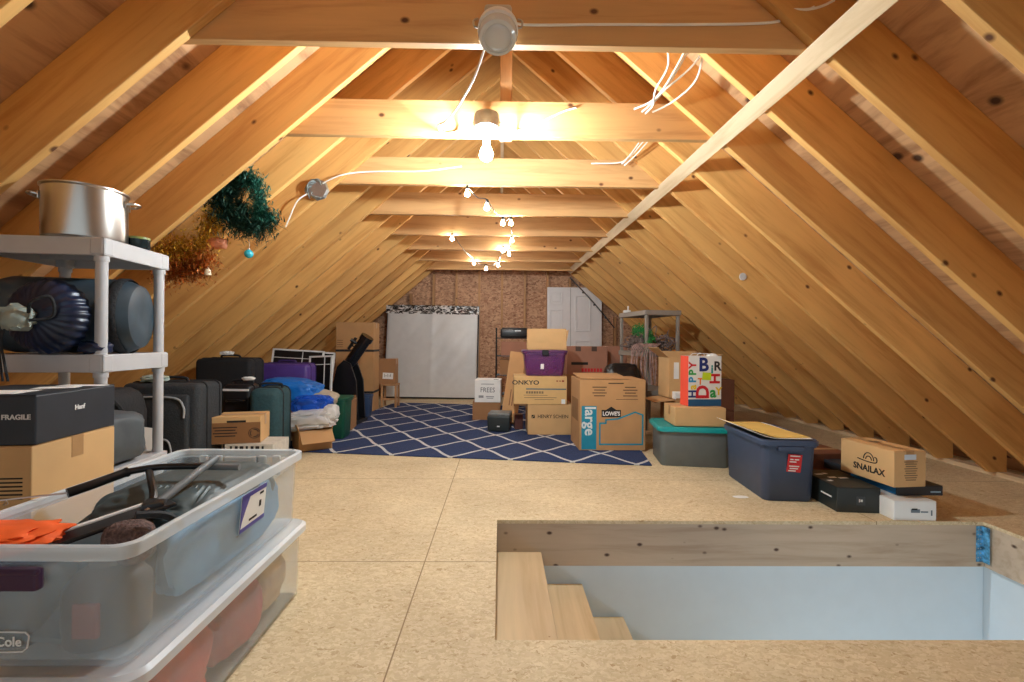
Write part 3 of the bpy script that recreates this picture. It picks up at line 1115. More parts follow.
m.prism([(-0.065, -0.047), (-0.065, 0.046), (-0.02, 0.046), (-0.042, 0.01), (-0.057, -0.02)], 0.0007, 0.0018, 'X')
m.build('violet_sweep', PUR, o)
m = MB()
m.box((0.0012, 0.035, 0.0), (0.0012, 0.010, 0.018))
m.box((0.0012, 0.0, -0.03), (0.0012, 0.04, 0.006))
m.box((0.0012, 0.04, 0.03), (0.0012, 0.02, 0.006))
m.build('printed_text', INK, o)
t_ = text(ut, 'Cole', 0.028, (-0.024, -0.4100, 0.062), FRONT, INKW, name='raised_lettering', bold=0.0006)
m = MB()
a_ = [(-0.105, 0.040), (0.006, 0.042), (0.016, 0.05), (0.020, 0.075), (0.012, 0.083), (-0.105, 0.085)]
m.tube([(x, -0.4105, z) for x, z in a_], 0.0016, 6, smooth=False)
m.build('logo_outline', INKW, ut)

# things in the upper tub
gb = thing('duffel_bag', 'grey green nylon duffel bag lying along the upper clear tub', 'bag', (TX + 0.01, TY + 0.12, 0.30))
m = MB()
m.crumple((0.36, 0.52, 0.25), 21, 0.05, 2.6, 0.5, 5)
bmp = plain('grey green nylon', srgb(70, 82, 84), 0.5, var=0.25, scale=9, bump=0.2)
m.build('bag_body', bmp, gb, True)
m = MB()
for i in range(9):
    x = -0.02 + i * 0.018
    m.tube([(x, -0.12, 0.24), (x + 0.008, -0.17, 0.225), (x + 0.004, -0.23, 0.18)], 0.007, 6)
m.build('gathered_pleats', bmp, gb, True)
pd = thing('sleeping_pad', 'slate grey pad curving over the duffel in the tub', 'pad', (TX - 0.04, TY - 0.12, 0.30))
m = MB()
P_ = []
for i in range(13):
    t = i / 12
    P_.append((-0.12 + 0.02 * math.sin(t * 3), -0.26 + 0.44 * t, 0.04 + 0.165 * math.sin(t * PI * 0.62)))
vs = []
for (x, y, z) in P_:
    vs.append([m.bm.verts.new((x + u, y, z - 0.6 * (u - 0.1) ** 2 + dz)) for dz in (0, -0.012) for u in (0, 0.06, 0.13, 0.2, 0.26)])
for A, B in zip(vs, vs[1:]):
    for s0 in (0, 5):
        for k in range(4):
            m.bm.faces.new((A[s0 + k], A[s0 + k + 1], B[s0 + k + 1], B[s0 + k]))
    m.bm.faces.new((A[0], A[5], B[5], B[0]))
    m.bm.faces.new((A[4], A[9], B[9], B[4]))
for A in (vs[0], vs[-1]):
    for k in range(4):
        m.bm.faces.new((A[k], A[k + 1], A[k + 6], A[k + 5]))
m.build('pad', plain('slate foam', srgb(84, 100, 106), 0.7, var=0.15, scale=6), pd, True)

fr = thing('fishing_rod', 'fishing rod with black foam grip and spinning reel across the tub', 'fishing rod', (TX, TY, 0.52))
GREYROD = plain('grey rod', srgb(120, 124, 126), 0.45)
m = MB()
m.tube([(-0.18, -0.115, 0.040), (-0.15, -0.07, 0.050), (-0.12, -0.01, 0.062), (-0.112, 0.005, 0.065)], 0.0135, 12, r_fn=lambda t: 1.0 if t < 0.8 else 1.12)
m.build('foam_grip', BLACKP, fr, True)
m = MB()
m.tube([(-0.112, 0.005, 0.065), (-0.05, 0.045, 0.068), (0.05, 0.065, 0.066), (0.10, 0.068, 0.064)], 0.010, 10)
m.build('rear_grip', BLACKP, fr, True)
m = MB()
m.rod((0.09, 0.068, 0.064), (0.185, 0.072, 0.062), 0.0105, 10)
m.build('end_cap', GREYROD, fr, True)
m = MB()
m.tube([(-0.18, -0.115, 0.040), (-0.24, -0.16, 0.044), (-0.42, -0.28, 0.05), (-0.8, -0.53, 0.06)], 0.0025, 6)
m.tube([(-0.27, -0.185, 0.044), (-0.268, -0.184, 0.034), (-0.276, -0.187, 0.033), (-0.27, -0.185, 0.044)], 0.001, 5)
m.build('rod_blank', STEEL, fr, True)
m = MB()
m.tube([(0.075, -0.12, 0.018), (0.095, -0.01, 0.06), (0.105, 0.08, 0.088)], 0.0115, 10)
m.build('tent_pole', GREYROD, fr, True)
m = MB()
m.box((0, 0, 0), (0.055, 0.06, 0.04), 0.01, M=Matrix.Translation((0.07, -0.13, 0.008)) @ Matrix.Rotation(0.5, 4, 'Z'))
m.lathe([(0, -0.02), (0.03, -0.02), (0.034, 0.0), (0.03, 0.02), (0, 0.02)], 20, M=Matrix.Translation((0.07, -0.19, -0.025)) @ Matrix.Rotation(0.9, 4, 'Y'))
m.tube([(-0.06, 0.02, 0.06), (0.0, -0.05, 0.05), (0.05, -0.11, 0.02), (0.07, -0.18, -0.02)], 0.010, 8)
m.build('reel', BLACKP, fr, True)
m = MB()
m.sphere((0.075, -0.162, 0.012), 0.007, 1)
m.build('reel_screw', STEEL, fr, True)

og = thing('orange_cloth', 'crumpled bright orange cloth at the near end of the tub', 'cloth', (TX - 0.15, TY - 0.31, 0.50))
m = MB()
m.crumple((0.24, 0.15, 0.045), 31, 0.22, 3.2, 0.75, 4)
m.build('cloth', ORANGE, og, True)
bb = thing('paddle_blade', 'flat white edged black board sticking out of the tub', 'board', (TX - 0.02, TY - 0.28, 0.44), (0.12, 0, -0.62))
m = MB()
m.box((0, 0.05, 0.07), (0.07, 0.34, 0.01), 0.004)
m.build('board', BLACKP, bb)
m = MB()
m.box((-0.036, 0.05, 0.074), (0.014, 0.34, 0.014), 0.004)
m.build('white_edge', WHITEP, bb)
bp_ = thing('brown_pouch', 'round brown mesh pouch against the tub end', 'pouch', (TX + 0.13, TY - 0.29, 0.455))
m = MB()
m.crumple((0.105, 0.08, 0.10), 14, 0.06, 2.0, 0.7, 3)
m.build('pouch_body', plain('brown mesh', srgb(104, 80, 74), 0.8, var=0.5, bump=0.6, scale=120), bp_, True)
m = MB()
m.tube([(0.03, -0.02, 0.12), (0.07, 0.02, 0.105), (0.09, 0.05, 0.07)], 0.009, 6)
m.build('strap', BLACKF, bp_, True)
blk = thing('camp_stove', 'dull brown canister seen through the near end of the upper tub', 'canister', (TX + 0.10, TY - 0.31, 0.302))
m = MB()
m.lathe([(0, 0), (0.075, 0), (0.082, 0.01), (0.082, 0.12), (0.06, 0.15), (0.036, 0.165), (0.036, 0.20), (0, 0.2)], 28)
m.build('canister', plain('brown paint', srgb(78, 66, 54), 0.5, var=0.15), blk, True)
m = MB()
m.box((0.02, -0.08, 0.075), (0.055, 0.012, 0.075), 0.004)
m.build('red_tag', plain('dull red', srgb(150, 74, 54), 0.6), blk)
blk = thing('lantern_case', 'olive lantern case seen through the near corner of the upper tub', 'case', (TX - 0.09, TY - 0.32, 0.302))
m = MB()
m.crumple((0.19, 0.14, 0.185), 44, 0.05, 1.6, 0.5, 3)
m.build('case', plain('olive cloth', srgb(70, 66, 56), 0.7, var=0.15), blk, True)
sk_ = thing('blue_sack', 'pale blue sack packed down the side of the upper tub', 'bag', (TX + 0.155, TY + 0.06, 0.302))
m = MB()
m.crumple((0.08, 0.56, 0.20), 52, 0.06, 2.0, 0.5, 4)
m.build('sack', plain('pale blue nylon', srgb(110, 160, 196), 0.6, var=0.15), sk_, True)
# lower tub contents
for i, (x, y, sx, sy, sz, colr, nm, lab) in enumerate((
        (0.10, -0.22, 0.22, 0.30, 0.20, srgb(206, 84, 58), 'red_cloth', 'red cloth packed in the near end of the lower tub'),
        (0.10, 0.06, 0.22, 0.26, 0.19, srgb(176, 70, 58), 'dark_red_cloth', 'dark red cloth in the middle of the lower tub'),
        (0.09, 0.27, 0.22, 0.20, 0.20, srgb(206, 176, 132), 'tan_cloth', 'tan cloth in the far end of the lower tub'),
        (-0.12, 0.0, 0.20, 0.62, 0.19, srgb(150, 140, 110), 'olive_cloth', 'olive cloth along the hidden side of the lower tub'))):
    m = MB()
    m.crumple((sx, sy, sz), 60 + i, 0.10, 2.2, 0.55, 4)
    o = m.build(nm, plain(nm, colr, 0.8, var=0.2, scale=14), None, True)
    o.location = (TX + 0.012 + x, TY + y, 0.02)
    tag(o, lab, 'cloth')

# ------------------------------------------------------------------ luggage along the low side
def suitcase(label, loc, rot, w, d, h, mat, name='suitcase', pockets=(), trim=BLACKF, handle=True, rad=0.04, wheels=True):
    r = thing(name, label, 'suitcase', loc, rot)
    z0 = 0.03 if wheels else 0.0
    m = MB()
    m.box((0, 0, z0 + (h - z0) / 2), (w, d, h - z0), rad, 4)
    m.build('shell', mat, r, True)
    m = MB()
    for yy in (-d * 0.18, d * 0.30):
        ring = [(x, yy, z + z0 + (h - z0) / 2) for x, z in rrect(w + 0.004, h - z0 + 0.004, rad)]
        m.tube(ring, 0.006, 6, smooth=False, closed=True)
    m.build('piping', trim, r, True)
    if handle:
        m = MB()
        m.tube([(-0.09, 0, h - 0.004), (-0.085, -0.005, h + 0.022), (-0.05, -0.008, h + 0.03), (0.05, -0.008, h + 0.03), (0.085, -0.005, h + 0.022), (0.09, 0, h - 0.004)], 0.010, 8)
        m.build('handle', trim, r, True)
    for (px, pz_, pw, ph) in pockets:
        m = MB()
        m.box((px, -d / 2 - 0.012, pz_), (pw, 0.045, ph), 0.02, 3)
        po = m.build('front_pocket', mat, r, True)
        m = MB()
        m.tube([(px - pw / 2 + 0.02, -d / 2 - 0.036, pz_ + ph / 2 - 0.07), (px - pw * 0.3, -d / 2 - 0.037, pz_ + ph / 2 - 0.02), (px + pw * 0.3, -d / 2 - 0.037, pz_ + ph / 2 - 0.02),
                (px + pw / 2 - 0.02, -d / 2 - 0.036, pz_ + ph / 2 - 0.08), (px + pw / 2 - 0.02, -d / 2 - 0.036, pz_ + ph / 2 - 0.15)], 0.0065, 6)
        m.build('zip', plain('pale zip', srgb(170, 172, 174), 0.4), po, True)
    if wheels:
        for sx in (-1, 1):
            m = MB()
            m.rod((sx * (w / 2 - 0.06) - 0.015, d * 0.3, 0.022), (sx * (w / 2 - 0.06) + 0.015, d * 0.3, 0.022), 0.022, 14)
            m.box((sx * (w / 2 - 0.06), d * 0.3, 0.035), (0.05, 0.05, 0.03), 0.006)
            m.box((sx * (w / 2 - 0.06), -d * 0.3, 0.018), (0.03, 0.03, 0.036), 0.006)
            m.build('wheel', BLACKP, r, True)
    return r

CHAR = plain('charcoal fabric', srgb(48, 52, 56), 0.8, var=0.2, bump=0.3, scale=90)
sc1 = suitcase('big charcoal suitcase with zipped front pockets behind the clear tub', (-2.245, 3.17, 0), 0.03, 0.50, 0.30, 0.69, CHAR,
               pockets=((0.0, 0.42, 0.40, 0.40), (-0.03, 0.22, 0.30, 0.26)))
m = MB()
m.crumple((0.16, 0.12, 0.05), 71, 0.25, 3, 0.8, 3)
o = m.build('cloth', plain('white green cloth', srgb(170, 186, 176), 0.8, var=0.45, scale=30), None, True)
o.location = (-2.33, 3.10, 0.692)
tag(o, 'crumpled white and green cloth on the charcoal suitcase', 'cloth')
db = thing('duffel_bag', 'black duffel bag with straps standing behind the shelf unit', 'bag', (-2.31, 2.66, 0))
m = MB()
m.crumple((0.36, 0.34, 0.70), 73, 0.05, 1.7, 0.42, 4)
m.build('bag_body', BLACKF, db, True)
m = MB()
m.tube([(-0.1, -0.05, 0.64), (-0.02, -0.1, 0.71), (0.10, -0.12, 0.70), (0.17, -0.1, 0.63), (0.19, -0.05, 0.52), (0.18, -0.14, 0.42)], 0.011, 6)
m.build('strap', BLACKF, db, True)
m = MB()
m.tube([(0.19, -0.05, 0.45), (0.30, -0.09, 0.43), (0.345, -0.1, 0.34), (0.31, -0.1, 0.27), (0.25, -0.09, 0.28), (0.19, -0.05, 0.33)], 0.006, 6)
m.build('grey_cord', plain('grey cord', srgb(150, 150, 150), 0.6), db, True)
m = MB()
m.box((0, 0, 0), (0.10, 0.002, 0.13))
o = m.build('paper_sheet', PAPER)
o.location = (-2.01, 2.60, 0.42)
o.rotation_euler = (0.1, 0.25, 0.5)
tag(o, 'white paper sheet tucked against the black duffel', 'paper')

suitcase('wide black suitcase with a top handle standing under the rafters', (-2.595, 4.42, 0), 0.0, 0.52, 0.28, 0.80, plain('black canvas', srgb(26, 27, 30), 0.8, var=0.2, bump=0.2, scale=70))
m = MB()
m.crumple((0.12, 0.07, 0.04), 77, 0.3, 3, 0.8, 3)
o = m.build('tissue', PAPER, None, True)
o.location = (-2.58, 4.33, 0.833)
tag(o, 'scrap of white tissue on the wide black suitcase handle', 'tissue')
sc3 = suitcase('black upright case with a white band between bigger suitcases', (-2.235, 3.98, 0), 0.0, 0.245, 0.20, 0.60, plain('satin black fabric', srgb(24, 24, 27), 0.5, var=0.2))
m = MB()
m.box((0.0, -0.102, 0.555), (0.22, 0.004, 0.018))
m.build('white_band', PAPER, sc3)
m = MB()
m.tube([(-0.08, -0.10, 0.46), (-0.04, -0.13, 0.47), (0.04, -0.13, 0.47), (0.08, -0.10, 0.46)], 0.009, 8)
m.build('side_handle', BLACKP, sc3, True)
m = MB()
m.crumple((0.1, 0.06, 0.035), 78, 0.3, 3, 0.8, 3)
o = m.build('tissue', PAPER, None, True)
o.location = (-2.17, 3.96, 0.628)
tag(o, 'scrap of white tissue on the black case with the white band', 'tissue')
suitcase('dark teal soft suitcase seen edge on beside the open carton', (-1.93, 3.865, 0), 0.10, 0.235, 0.34, 0.585, TEALS, rad=0.06)
suitcase('purple hard suitcase lying behind the blue sheeting', (-2.23, 4.80, 0), 0.02, 0.52, 0.26, 0.735, PURPLE, trim=plain('dark violet trim', srgb(58, 40, 100), 0.5))

bx = carton('white carton with black stripes under the recycling marked box', (-1.755, 3.33, 0), 0.03, 0.33, 0.26, 0.25, mat=plain('crinkled white wrap', srgb(214, 208, 196), 0.4, var=0.1, bump=0.3, scale=25), tape=False, name='striped_carton')
front_bars(bx, [(-0.12 + i * 0.036, 0.15, 0.014 + 0.006 * (i % 3), 0.18) for i in range(7)], -0.1315, INK, 'black_stripe')
mb_ = carton('brown carton with recycling mark on a striped white box', (-1.875, 3.335, 0.254), 0.24, 0.31, 0.25, 0.185, mat=CARD2)
m = MB()
m.box((0.0, -0.1258, 0.075), (0.305, 0.001, 0.145))
m.build('brown_print_panel', plain('brown print', srgb(140, 98, 60), 0.85), mb_)
front_bars(mb_, [(-0.07, 0.115 - i * 0.02, 0.15 - 0.02 * (i % 2), 0.007) for i in range(4)] + [(0.0, 0.155, 0.12, 0.014)], -0.1268, INK)
m = MB()
for k in range(3):
    a0 = k * 2 * PI / 3 + 0.3
    pts = [(0.115 + 0.026 * math.cos(a0 + t * 1.5), -0.127, 0.07 + 0.026 * math.sin(a0 + t * 1.5)) for t in (0, 0.25, 0.5, 0.75, 1.0)]
    m.tube(pts, 0.003, 5)
m.tube([(0.115 + 0.036 * math.cos(a), -0.127, 0.07 + 0.036 * math.sin(a)) for a in [i * 2 * PI / 16 for i in range(16)]], 0.002, 5, closed=True)
m.build('recycling_mark', INK, mb_)

# blue sheeting and wrapped things
uc = carton('plain carton hidden under the light blue sheeting', (-1.88, 4.50, 0.0115), 0.0, 0.20, 0.18, 0.355, mat=CARD3)
m = MB()
m.crumple((0.52, 0.36, 0.25), 81, 0.10, 1.9, 0.6, 5)
o = m.build('plastic_sheet', BLUEBAG, None, True)
o.location = (-2.03, 4.46, 0.360)
o.rotation_euler = (0, 0.10, 0)
tag(o, 'light blue folded plastic sheeting in front of the purple suitcase', 'sheeting')
m = MB()
m.crumple((0.34, 0.24, 0.21), 83, 0.18, 2.6, 0.6, 5)
o = m.build('plastic_bag', BLUEBAG2, None, True)
o.location = (-1.73, 4.24, 0.262)
tag(o, 'royal blue crumpled plastic bag above the bubble wrapped bundle', 'bag')
m = MB()
m.crumple((0.12, 0.10, 0.13), 84, 0.15, 2.2, 0.7, 3)
o = m.build('mauve_bundle', plain('mauve cloth', srgb(150, 104, 112), 0.8, var=0.3, scale=20), None, True)
o.location = (-1.87, 4.20, 0.25)
tag(o, 'small mauve bundle beside the teal suitcase', 'bundle')
m = MB()
m.crumple((0.26, 0.2, 0.10), 86, 0.08, 2.2, 0.5, 3)
o = m.build('paper_bag', plain('beige paper', srgb(182, 168, 146), 0.8, var=0.1), None, True)
o.location = (-1.72, 4.46, 0.385)
o.rotation_euler = (0.2, 0.25, 0)
tag(o, 'beige paper bag behind the royal blue plastic bag', 'bag')
ob = carton('open cardboard box with a folded down flap at the rug edge', (-1.70, 4.15, 0.0115), 0.62, 0.28, 0.27, 0.175, mat=CARD, flaps=(('f', 222, 0.14), ('r', 110, 0.10), ('l', 110, 0.06), ('b', 100, 0.08)))
m = MB()
m.crumple((0.44, 0.22, 0.17), 88, 0.16, 2.6, 0.6, 5)
m.crumple((0.12, 0.14, 0.14), 188, 0.12, 2.4, 0.7, 4, c=(0.19, 0, 0.06))
o = m.build('bubble_wrap_bundle', WRAP, None, True)
o.location = (-1.685, 4.11, 0.188)
o.rotation_euler = (0, -0.12, 0)
tag(o, 'clear bubble wrapped bundle on the open cardboard box', 'bundle')
m = MB()
m.crumple((0.15, 0.12, 0.11), 89, 0.15, 2.2, 0.6, 3)
o = m.build('red_cloth', plain('crimson cloth', srgb(176, 34, 44), 0.7, var=0.2), None, True)
o.location = (-1.66, 4.10, 0.06)
tag(o, 'crimson cloth inside the open cardboard box at the rug edge', 'cloth')

# framed panels
def framed_panel(label, loc, rot, w, h):
    r = thing('framed_panel', label, 'panel', loc, rot)
    m = MB()
    for dy in (0, 0.03, 0.06):
        pass
    m.box((0, 0.006, h / 2), (w - 0.02, 0.012, h - 0.02))
    m.build('dark_panel', BLACKP, r)
    m = MB()
    t = 0.018
    m.box((0, 0, t / 2), (w, 0.024, t))
    m.box((0, 0, h - t / 2), (w, 0.024, t))
    for sx in (-1, 1):
        m.box((sx * (w / 2 - t / 2), 0, h / 2), (t, 0.024, h))
    m.box((0, -0.004, h - 0.1), (w, 0.01, 0.007))
    m.box((0.05, -0.004, h / 2), (0.007, 0.01, h))
    m.build('white_frame', WHITEP, r)
    return r
framed_panel('black window screen with white frame leaning behind the purple suitcase', (-2.36, 5.14, 0.01), (-0.16, 0.05, 0.04), 0.58, 0.87)
framed_panel('second black screen with white frame leaning at the back of the first', (-2.27, 5.24, 0.01), (-0.16, 0.05, 0.04), 0.58, 0.85)
framed_panel('slim black screen with white frame beside the telescope', (-2.03, 5.12, 0.01), (-0.12, -0.05, -0.25), 0.30, 0.80)

# telescope
te = thing('telescope', 'black reflector telescope tilted up on a dark rocker base', 'telescope', (-1.79, 5.42, 0.012), -0.1)
m = MB()
for sx in (-1, 1):
    m.prism([(-0.16, 0.02), (0.16, 0.02), (0.15, 0.45), (0.10, 0.66), (0.02, 0.74), (-0.06, 0.70), (-0.13, 0.5)], sx * 0.10 - 0.012, sx * 0.10 + 0.012, 'X', M=Matrix.Rotation(PI / 2, 4, 'Z'))
m.box((0, 0, 0.02), (0.34, 0.3, 0.04), 0.005)
m.box((-0.1, 0, 0.25), (0.02, 0.2, 0.45))
m.build('rocker_base', BLACKP, te)
m = MB()
A, B = Vector((-0.09, 0, 0.56)), Vector((0.22, -0.02, 1.0))
m.rod(A, B, 0.068, 28)
m.rod(B - (B - A).normalized() * 0.04, B + (B - A).normalized() * 0.02, 0.078, 28)
m.build('tube', plain('black lacquer', srgb(20, 20, 22), 0.2, var=0.1), te, True)
m = MB()
dd = (B - A).normalized()
Nn = Vector((-dd.z, 0, dd.x))
q0 = A + dd * 0.30 + Nn * 0.11
m.rod(q0, q0 + dd * 0.16, 0.018, 14)
m.rod(q0 + dd * 0.06, q0 + dd * 0.06 - Nn * 0.06, 0.01, 8)
m.build('finder_scope', BLACKP, te, True)
m = MB()
q1 = A + dd * 0.42
m.rod(q1 + Nn * 0.05 + Vector((0, -0.03, 0)), q1 + Nn * 0.13 + Vector((0, -0.05, 0)), 0.02, 12)
m.build('focuser', BLACKP, te, True)

gbn = thing('green_bin', 'dark green plastic bin beside the rug edge', 'bin', (-1.66, 4.60, 0.012))
tote(gbn, 0.30, 0.26, 0.39, GREENB, 0.84, 0.005, 0.012, 0.03)
m = loft([(0.30, 0.26, 0.03, 0.385), (0.315, 0.275, 0.035, 0.388), (0.315, 0.275, 0.035, 0.402), (0.29, 0.25, 0.03, 0.408)])
m.build('lid', GREENB, gbn, True)
sb_ = carton('narrow brown carton holding magazines beyond the green bin', (-1.675, 5.05, 0.012), 0.08, 0.12, 0.26, 0.32, mat=CARD3, flaps=(('b', 90, 0.03),))
m = MB()
for i in range(4):
    m.box((-0.035 + i * 0.022, -0.02, 0.17), (0.012, 0.2, 0.30), M=Matrix.Rotation(0.06, 4, 'X'))
m.build('magazines', plain('mixed paper', srgb(110, 120, 150), 0.6, var=0.6, scale=30), sb_)
bbn = thing('blue_bin', 'small slate blue waste bin in front of the tall box', 'bin', (-1.735, 5.80, 0.012))
bbn.scale = (1.15, 1.0, 1.0)
tote(bbn, 0.20, 0.18, 0.285, BLUEB, 0.8, 0.004, 0.008, 0.03)

tbx = carton('tall brown cardboard box strapped in black beside the mattress', (-2.0, 6.42, 0.0), 0.02, 0.51, 0.32, 1.225, mat=CARD, name='tall_cardboard_box')
for z in (0.84, 0.27):
    m = MB()
    m.box((0, 0, z), (0.516, 0.326, 0.03))
    m.build('black_strap', BLACKF, tbx)
front_bars(tbx, [(-0.20, 0.98 - i * 0.03, 0.08, 0.008) for i in range(4)] + [(0.08, 0.15 + 0.03 * i, 0.14, 0.01) for i in range(5)], -0.1615, plain('faded print', srgb(120, 84, 54), 0.8))
stl = thing('stool', 'small wooden stool carrying a carton near the mattress', 'stool', (-1.615, 6.72, 0.012))
m = MB()
m.box((0, 0, 0.325), (0.24, 0.22, 0.025), 0.004)
m.build('seat', STUDW, stl)
for sx in (-1, 1):
    for sy in (-1, 1):
        m = MB()
        m.box((sx * 0.1, sy * 0.09, 0.156), (0.03, 0.03, 0.312), 0.003)
        m.build('leg', STUDW, stl)
m = MB()
m.box((0, -0.09, 0.12), (0.18, 0.02, 0.025))
m.build('stretcher', STUDW, stl)
cs2 = carton('small brown carton with white paper label on the wooden stool', (-1.655, 6.72, 0.351), 0.03, 0.26, 0.22, 0.36, mat=CARD3)
m = MB()
m.box((0.02, -0.1112, 0.12), (0.15, 0.001, 0.09), M=Matrix.Rotation(0.05, 4, 'Y'))
m.build('paper_label', PAPER, cs2)
front_bars(cs2, [(-0.02, 0.125, 0.006, 0.05), (0.0, 0.12, 0.02, 0.008), (0.025, 0.125, 0.006, 0.045), (0.05, 0.118, 0.02, 0.006), (0.065, 0.125, 0.006, 0.04)], -0.1125, plain('grey pen', srgb(90, 90, 92), 0.8), 'pen_marks')

# ------------------------------------------------------------------ mattress against the gable wall
mt = thing('mattress', 'white plastic wrapped mattress leaning upright on the gable wall', 'mattress', (-1.18, 7.68, 0.012), (-0.11, 0.008, 0))
MW, MH, MD = 1.585, 1.59, 0.22
m = MB()
m.box((0, MD / 2, MH / 2), (MW, MD, MH), 0.045, 4)
m.build('mattress_core', plain('mattress ticking', srgb(58, 56, 58), 0.8, var=0.15), mt, True)
m = MB()
nx, nz = 60, 54
G = []
for j in range(nz + 1):
    row = []
    for i in range(nx + 1):
        x = (i / nx - 0.5) * (MW + 0.012)
        z = 0.02 + (j / nz) * (MH - 0.15)
        q = x * 0.9 + z * 0.75
        fold = math.sin(x * 5 - z * 6 + 2 * noise.noise(Vector((x * 2, z * 2, 0)))) * 0.5 + noise.noise(Vector((x * 7 - z * 6.5, (x + z) * 1.2, 3)))
        edge = min(1.0, 6 * min(i / nx, 1 - i / nx) + 0.15)
        y = -0.012 - 0.009 * fold * edge - 0.012 * (1 - abs(2 * i / nx - 1)) * math.exp(-abs(x) * 12)
        if i in (0, nx):
            y = 0.10
        elif i in (1, nx - 1):
            y = 0.004
        row.append(m.bm.verts.new((x, y, z)))
    G.append(row)
for j in range(nz):
    for i in range(nx):
        m.bm.faces.new((G[j][i], G[j][i + 1], G[j + 1][i + 1], G[j + 1][i]))
m.build('plastic_cover', MATTW, mt, True)
fm, nt, p = new_mat('crinkled film')
p.inputs['Roughness'].default_value = 0.2
v = objcoord(nt, (7, 7, 16))
t = N(nt, 'ShaderNodeTexNoise', i_Scale=1.6, i_Detail=5.0, i_Distortion=1.6)
nt.links.new(v, t.inputs['Vector'])
r = ramp(nt, [(0.44, srgb(34, 32, 32)), (0.52, srgb(120, 116, 112)), (0.60, srgb(225, 222, 218))])
nt.links.new(t.outputs[0], r.inputs[0])
nt.links.new(r.outputs[0], p.inputs['Base Color'])
m = MB()
G = []
for j in range(9):
    row = []
    for i in range(81):
        x = (i / 80 - 0.5) * (MW + 0.012)
        z = MH - 0.155 + j / 8 * 0.16
        y = -0.018 + 0.016 * noise.noise(Vector((x * 14, z * 20, 5))) + (0.0 if j < 8 else 0.03)
        row.append(m.bm.verts.new((x, y, z)))
    G.append(row)
for j in range(8):
    for i in range(80):
        m.bm.faces.new((G[j][i], G[j][i + 1], G[j + 1][i + 1], G[j + 1][i]))
m.build('crinkled_film', fm, mt, True)

# ------------------------------------------------------------------ white door against the gable wall
dr = thing('panel_door', 'white moulded panel door with one corner cut off leaning on the gable', 'door', (1.30, 7.93, 0.0), (-0.05, 0, 0))
m = MB()
m.prism([(-0.48, 0), (0.48, 0), (0.48, 1.75), (0.27, 1.95), (-0.48, 1.95)], 0, 0.035)
m.build('door_leaf', DOORP, dr)
def panel(x0, x1, z0, z1):
    m_ = MB()
    t_ = 0.026
    m_.box(((x0 + x1) / 2, -0.008, z0), (x1 - x0, 0.022, t_), 0.004)
    m_.box(((x0 + x1) / 2, -0.008, z1), (x1 - x0, 0.022, t_), 0.004)
    m_.box((x0, -0.008, (z0 + z1) / 2), (t_, 0.022, z1 - z0), 0.004)
    m_.box((x1, -0.008, (z0 + z1) / 2), (t_, 0.022, z1 - z0), 0.004)
    m_.box(((x0 + x1) / 2, -0.002, (z0 + z1) / 2), (x1 - x0 - 0.06, 0.012, z1 - z0 - 0.06), 0.005)
    m_.build('moulded_panel', DOORP, dr)
panel(-0.43, -0.22, 1.66, 1.86)
panel(-0.43, -0.22, 1.0, 1.55)
panel(-0.43, -0.22, 0.2, 0.88)
panel(0.02, 0.27, 1.18, 1.80)
panel(0.02, 0.27, 0.2, 1.0)
m = MB()
m.box((-0.07, -0.002, 0.97), (0.012, 0.008, 1.94))
m.build('centre_groove', plain('grey groove', srgb(186, 184, 184), 0.5), dr)

# ------------------------------------------------------------------ metal rack and its load
rk = thing('metal_rack', 'dark metal rack against the gable behind the stacked cartons', 'rack', (0.19, 6.75, 0.0115))
for sx in (-1, 1):
    m = MB()
    for y in (-0.14, 0.14):
        m.rod((sx * 0.25, y, 0), (sx * 0.25, y, 1.17), 0.011, 8)
    for z in [0.1 + 0.1 * i for i in range(11)]:
        m.rod((sx * 0.25, -0.14, z), (sx * 0.25, 0.14, z), 0.006, 6)
    m.build('ladder_side', BLACKP, rk, True)
for z in (0.2, 0.48, 0.76, 1.02):
    m = MB()
    for y in (-0.14, -0.07, 0, 0.07, 0.14):
        m.rod((-0.25, y, z), (0.25, y, z), 0.006, 6)
    m.build('wire_shelf', BLACKP, rk, True)
pr = thing('printer', 'black flat printer on the top of the metal rack', 'printer', (0.20, 6.72, 1.0385))
m = MB()
m.box((0, 0, 0.065), (0.40, 0.30, 0.13), 0.02, 3)
m.box((0, -0.02, 0.135), (0.36, 0.24, 0.02), 0.006)
m.build('printer_body', BLACKP, pr, True)
m = MB()
m.box((0.05, -0.152, 0.10), (0.09, 0.004, 0.012))
m.build('control_strip', GALV, pr)
carton('flat brown carton on the rack under the printer', (0.20, 6.73, 0.7785), 0.0, 0.38, 0.26, 0.20, mat=CARD4)
carton('brown carton on the lower rack shelf below the flat carton', (0.19, 6.73, 0.4985), 0.0, 0.40, 0.26, 0.22, mat=CARD3)

# ------------------------------------------------------------------ the stacked cartons in the middle
ZR = 0.0115
uw = carton('brown carton under the small white carton on the rug', (-0.165, 5.80, ZR), -0.02, 0.34, 0.34, 0.215, mat=CARD3)
wb1 = carton('white carton printed FREES on a brown box by the mattress', (-0.145, 5.77, ZR + 0.219), -0.06, 0.32, 0.30, 0.275, mat=PAPER, name='white_carton', tape=False)
text(wb1, 'FREES', 0.085, (0.0, -0.1508, 0.15), FRONT, plain('grey ink', srgb(80, 82, 84), 0.8), sx=0.85)
front_bars(wb1, [(0.0, 0.225, 0.16, 0.008), (-0.08, 0.07, 0.06, 0.03), (0.03, 0.07, 0.1, 0.012), (0.03, 0.05, 0.08, 0.008)], -0.151, plain('pale ink', srgb(150, 150, 150), 0.8))
m = MB()
m.box((0.1, -0.08, 0.2785), (0.06, 0.06, 0.001))
m.build('black_mark', INK, wb1)
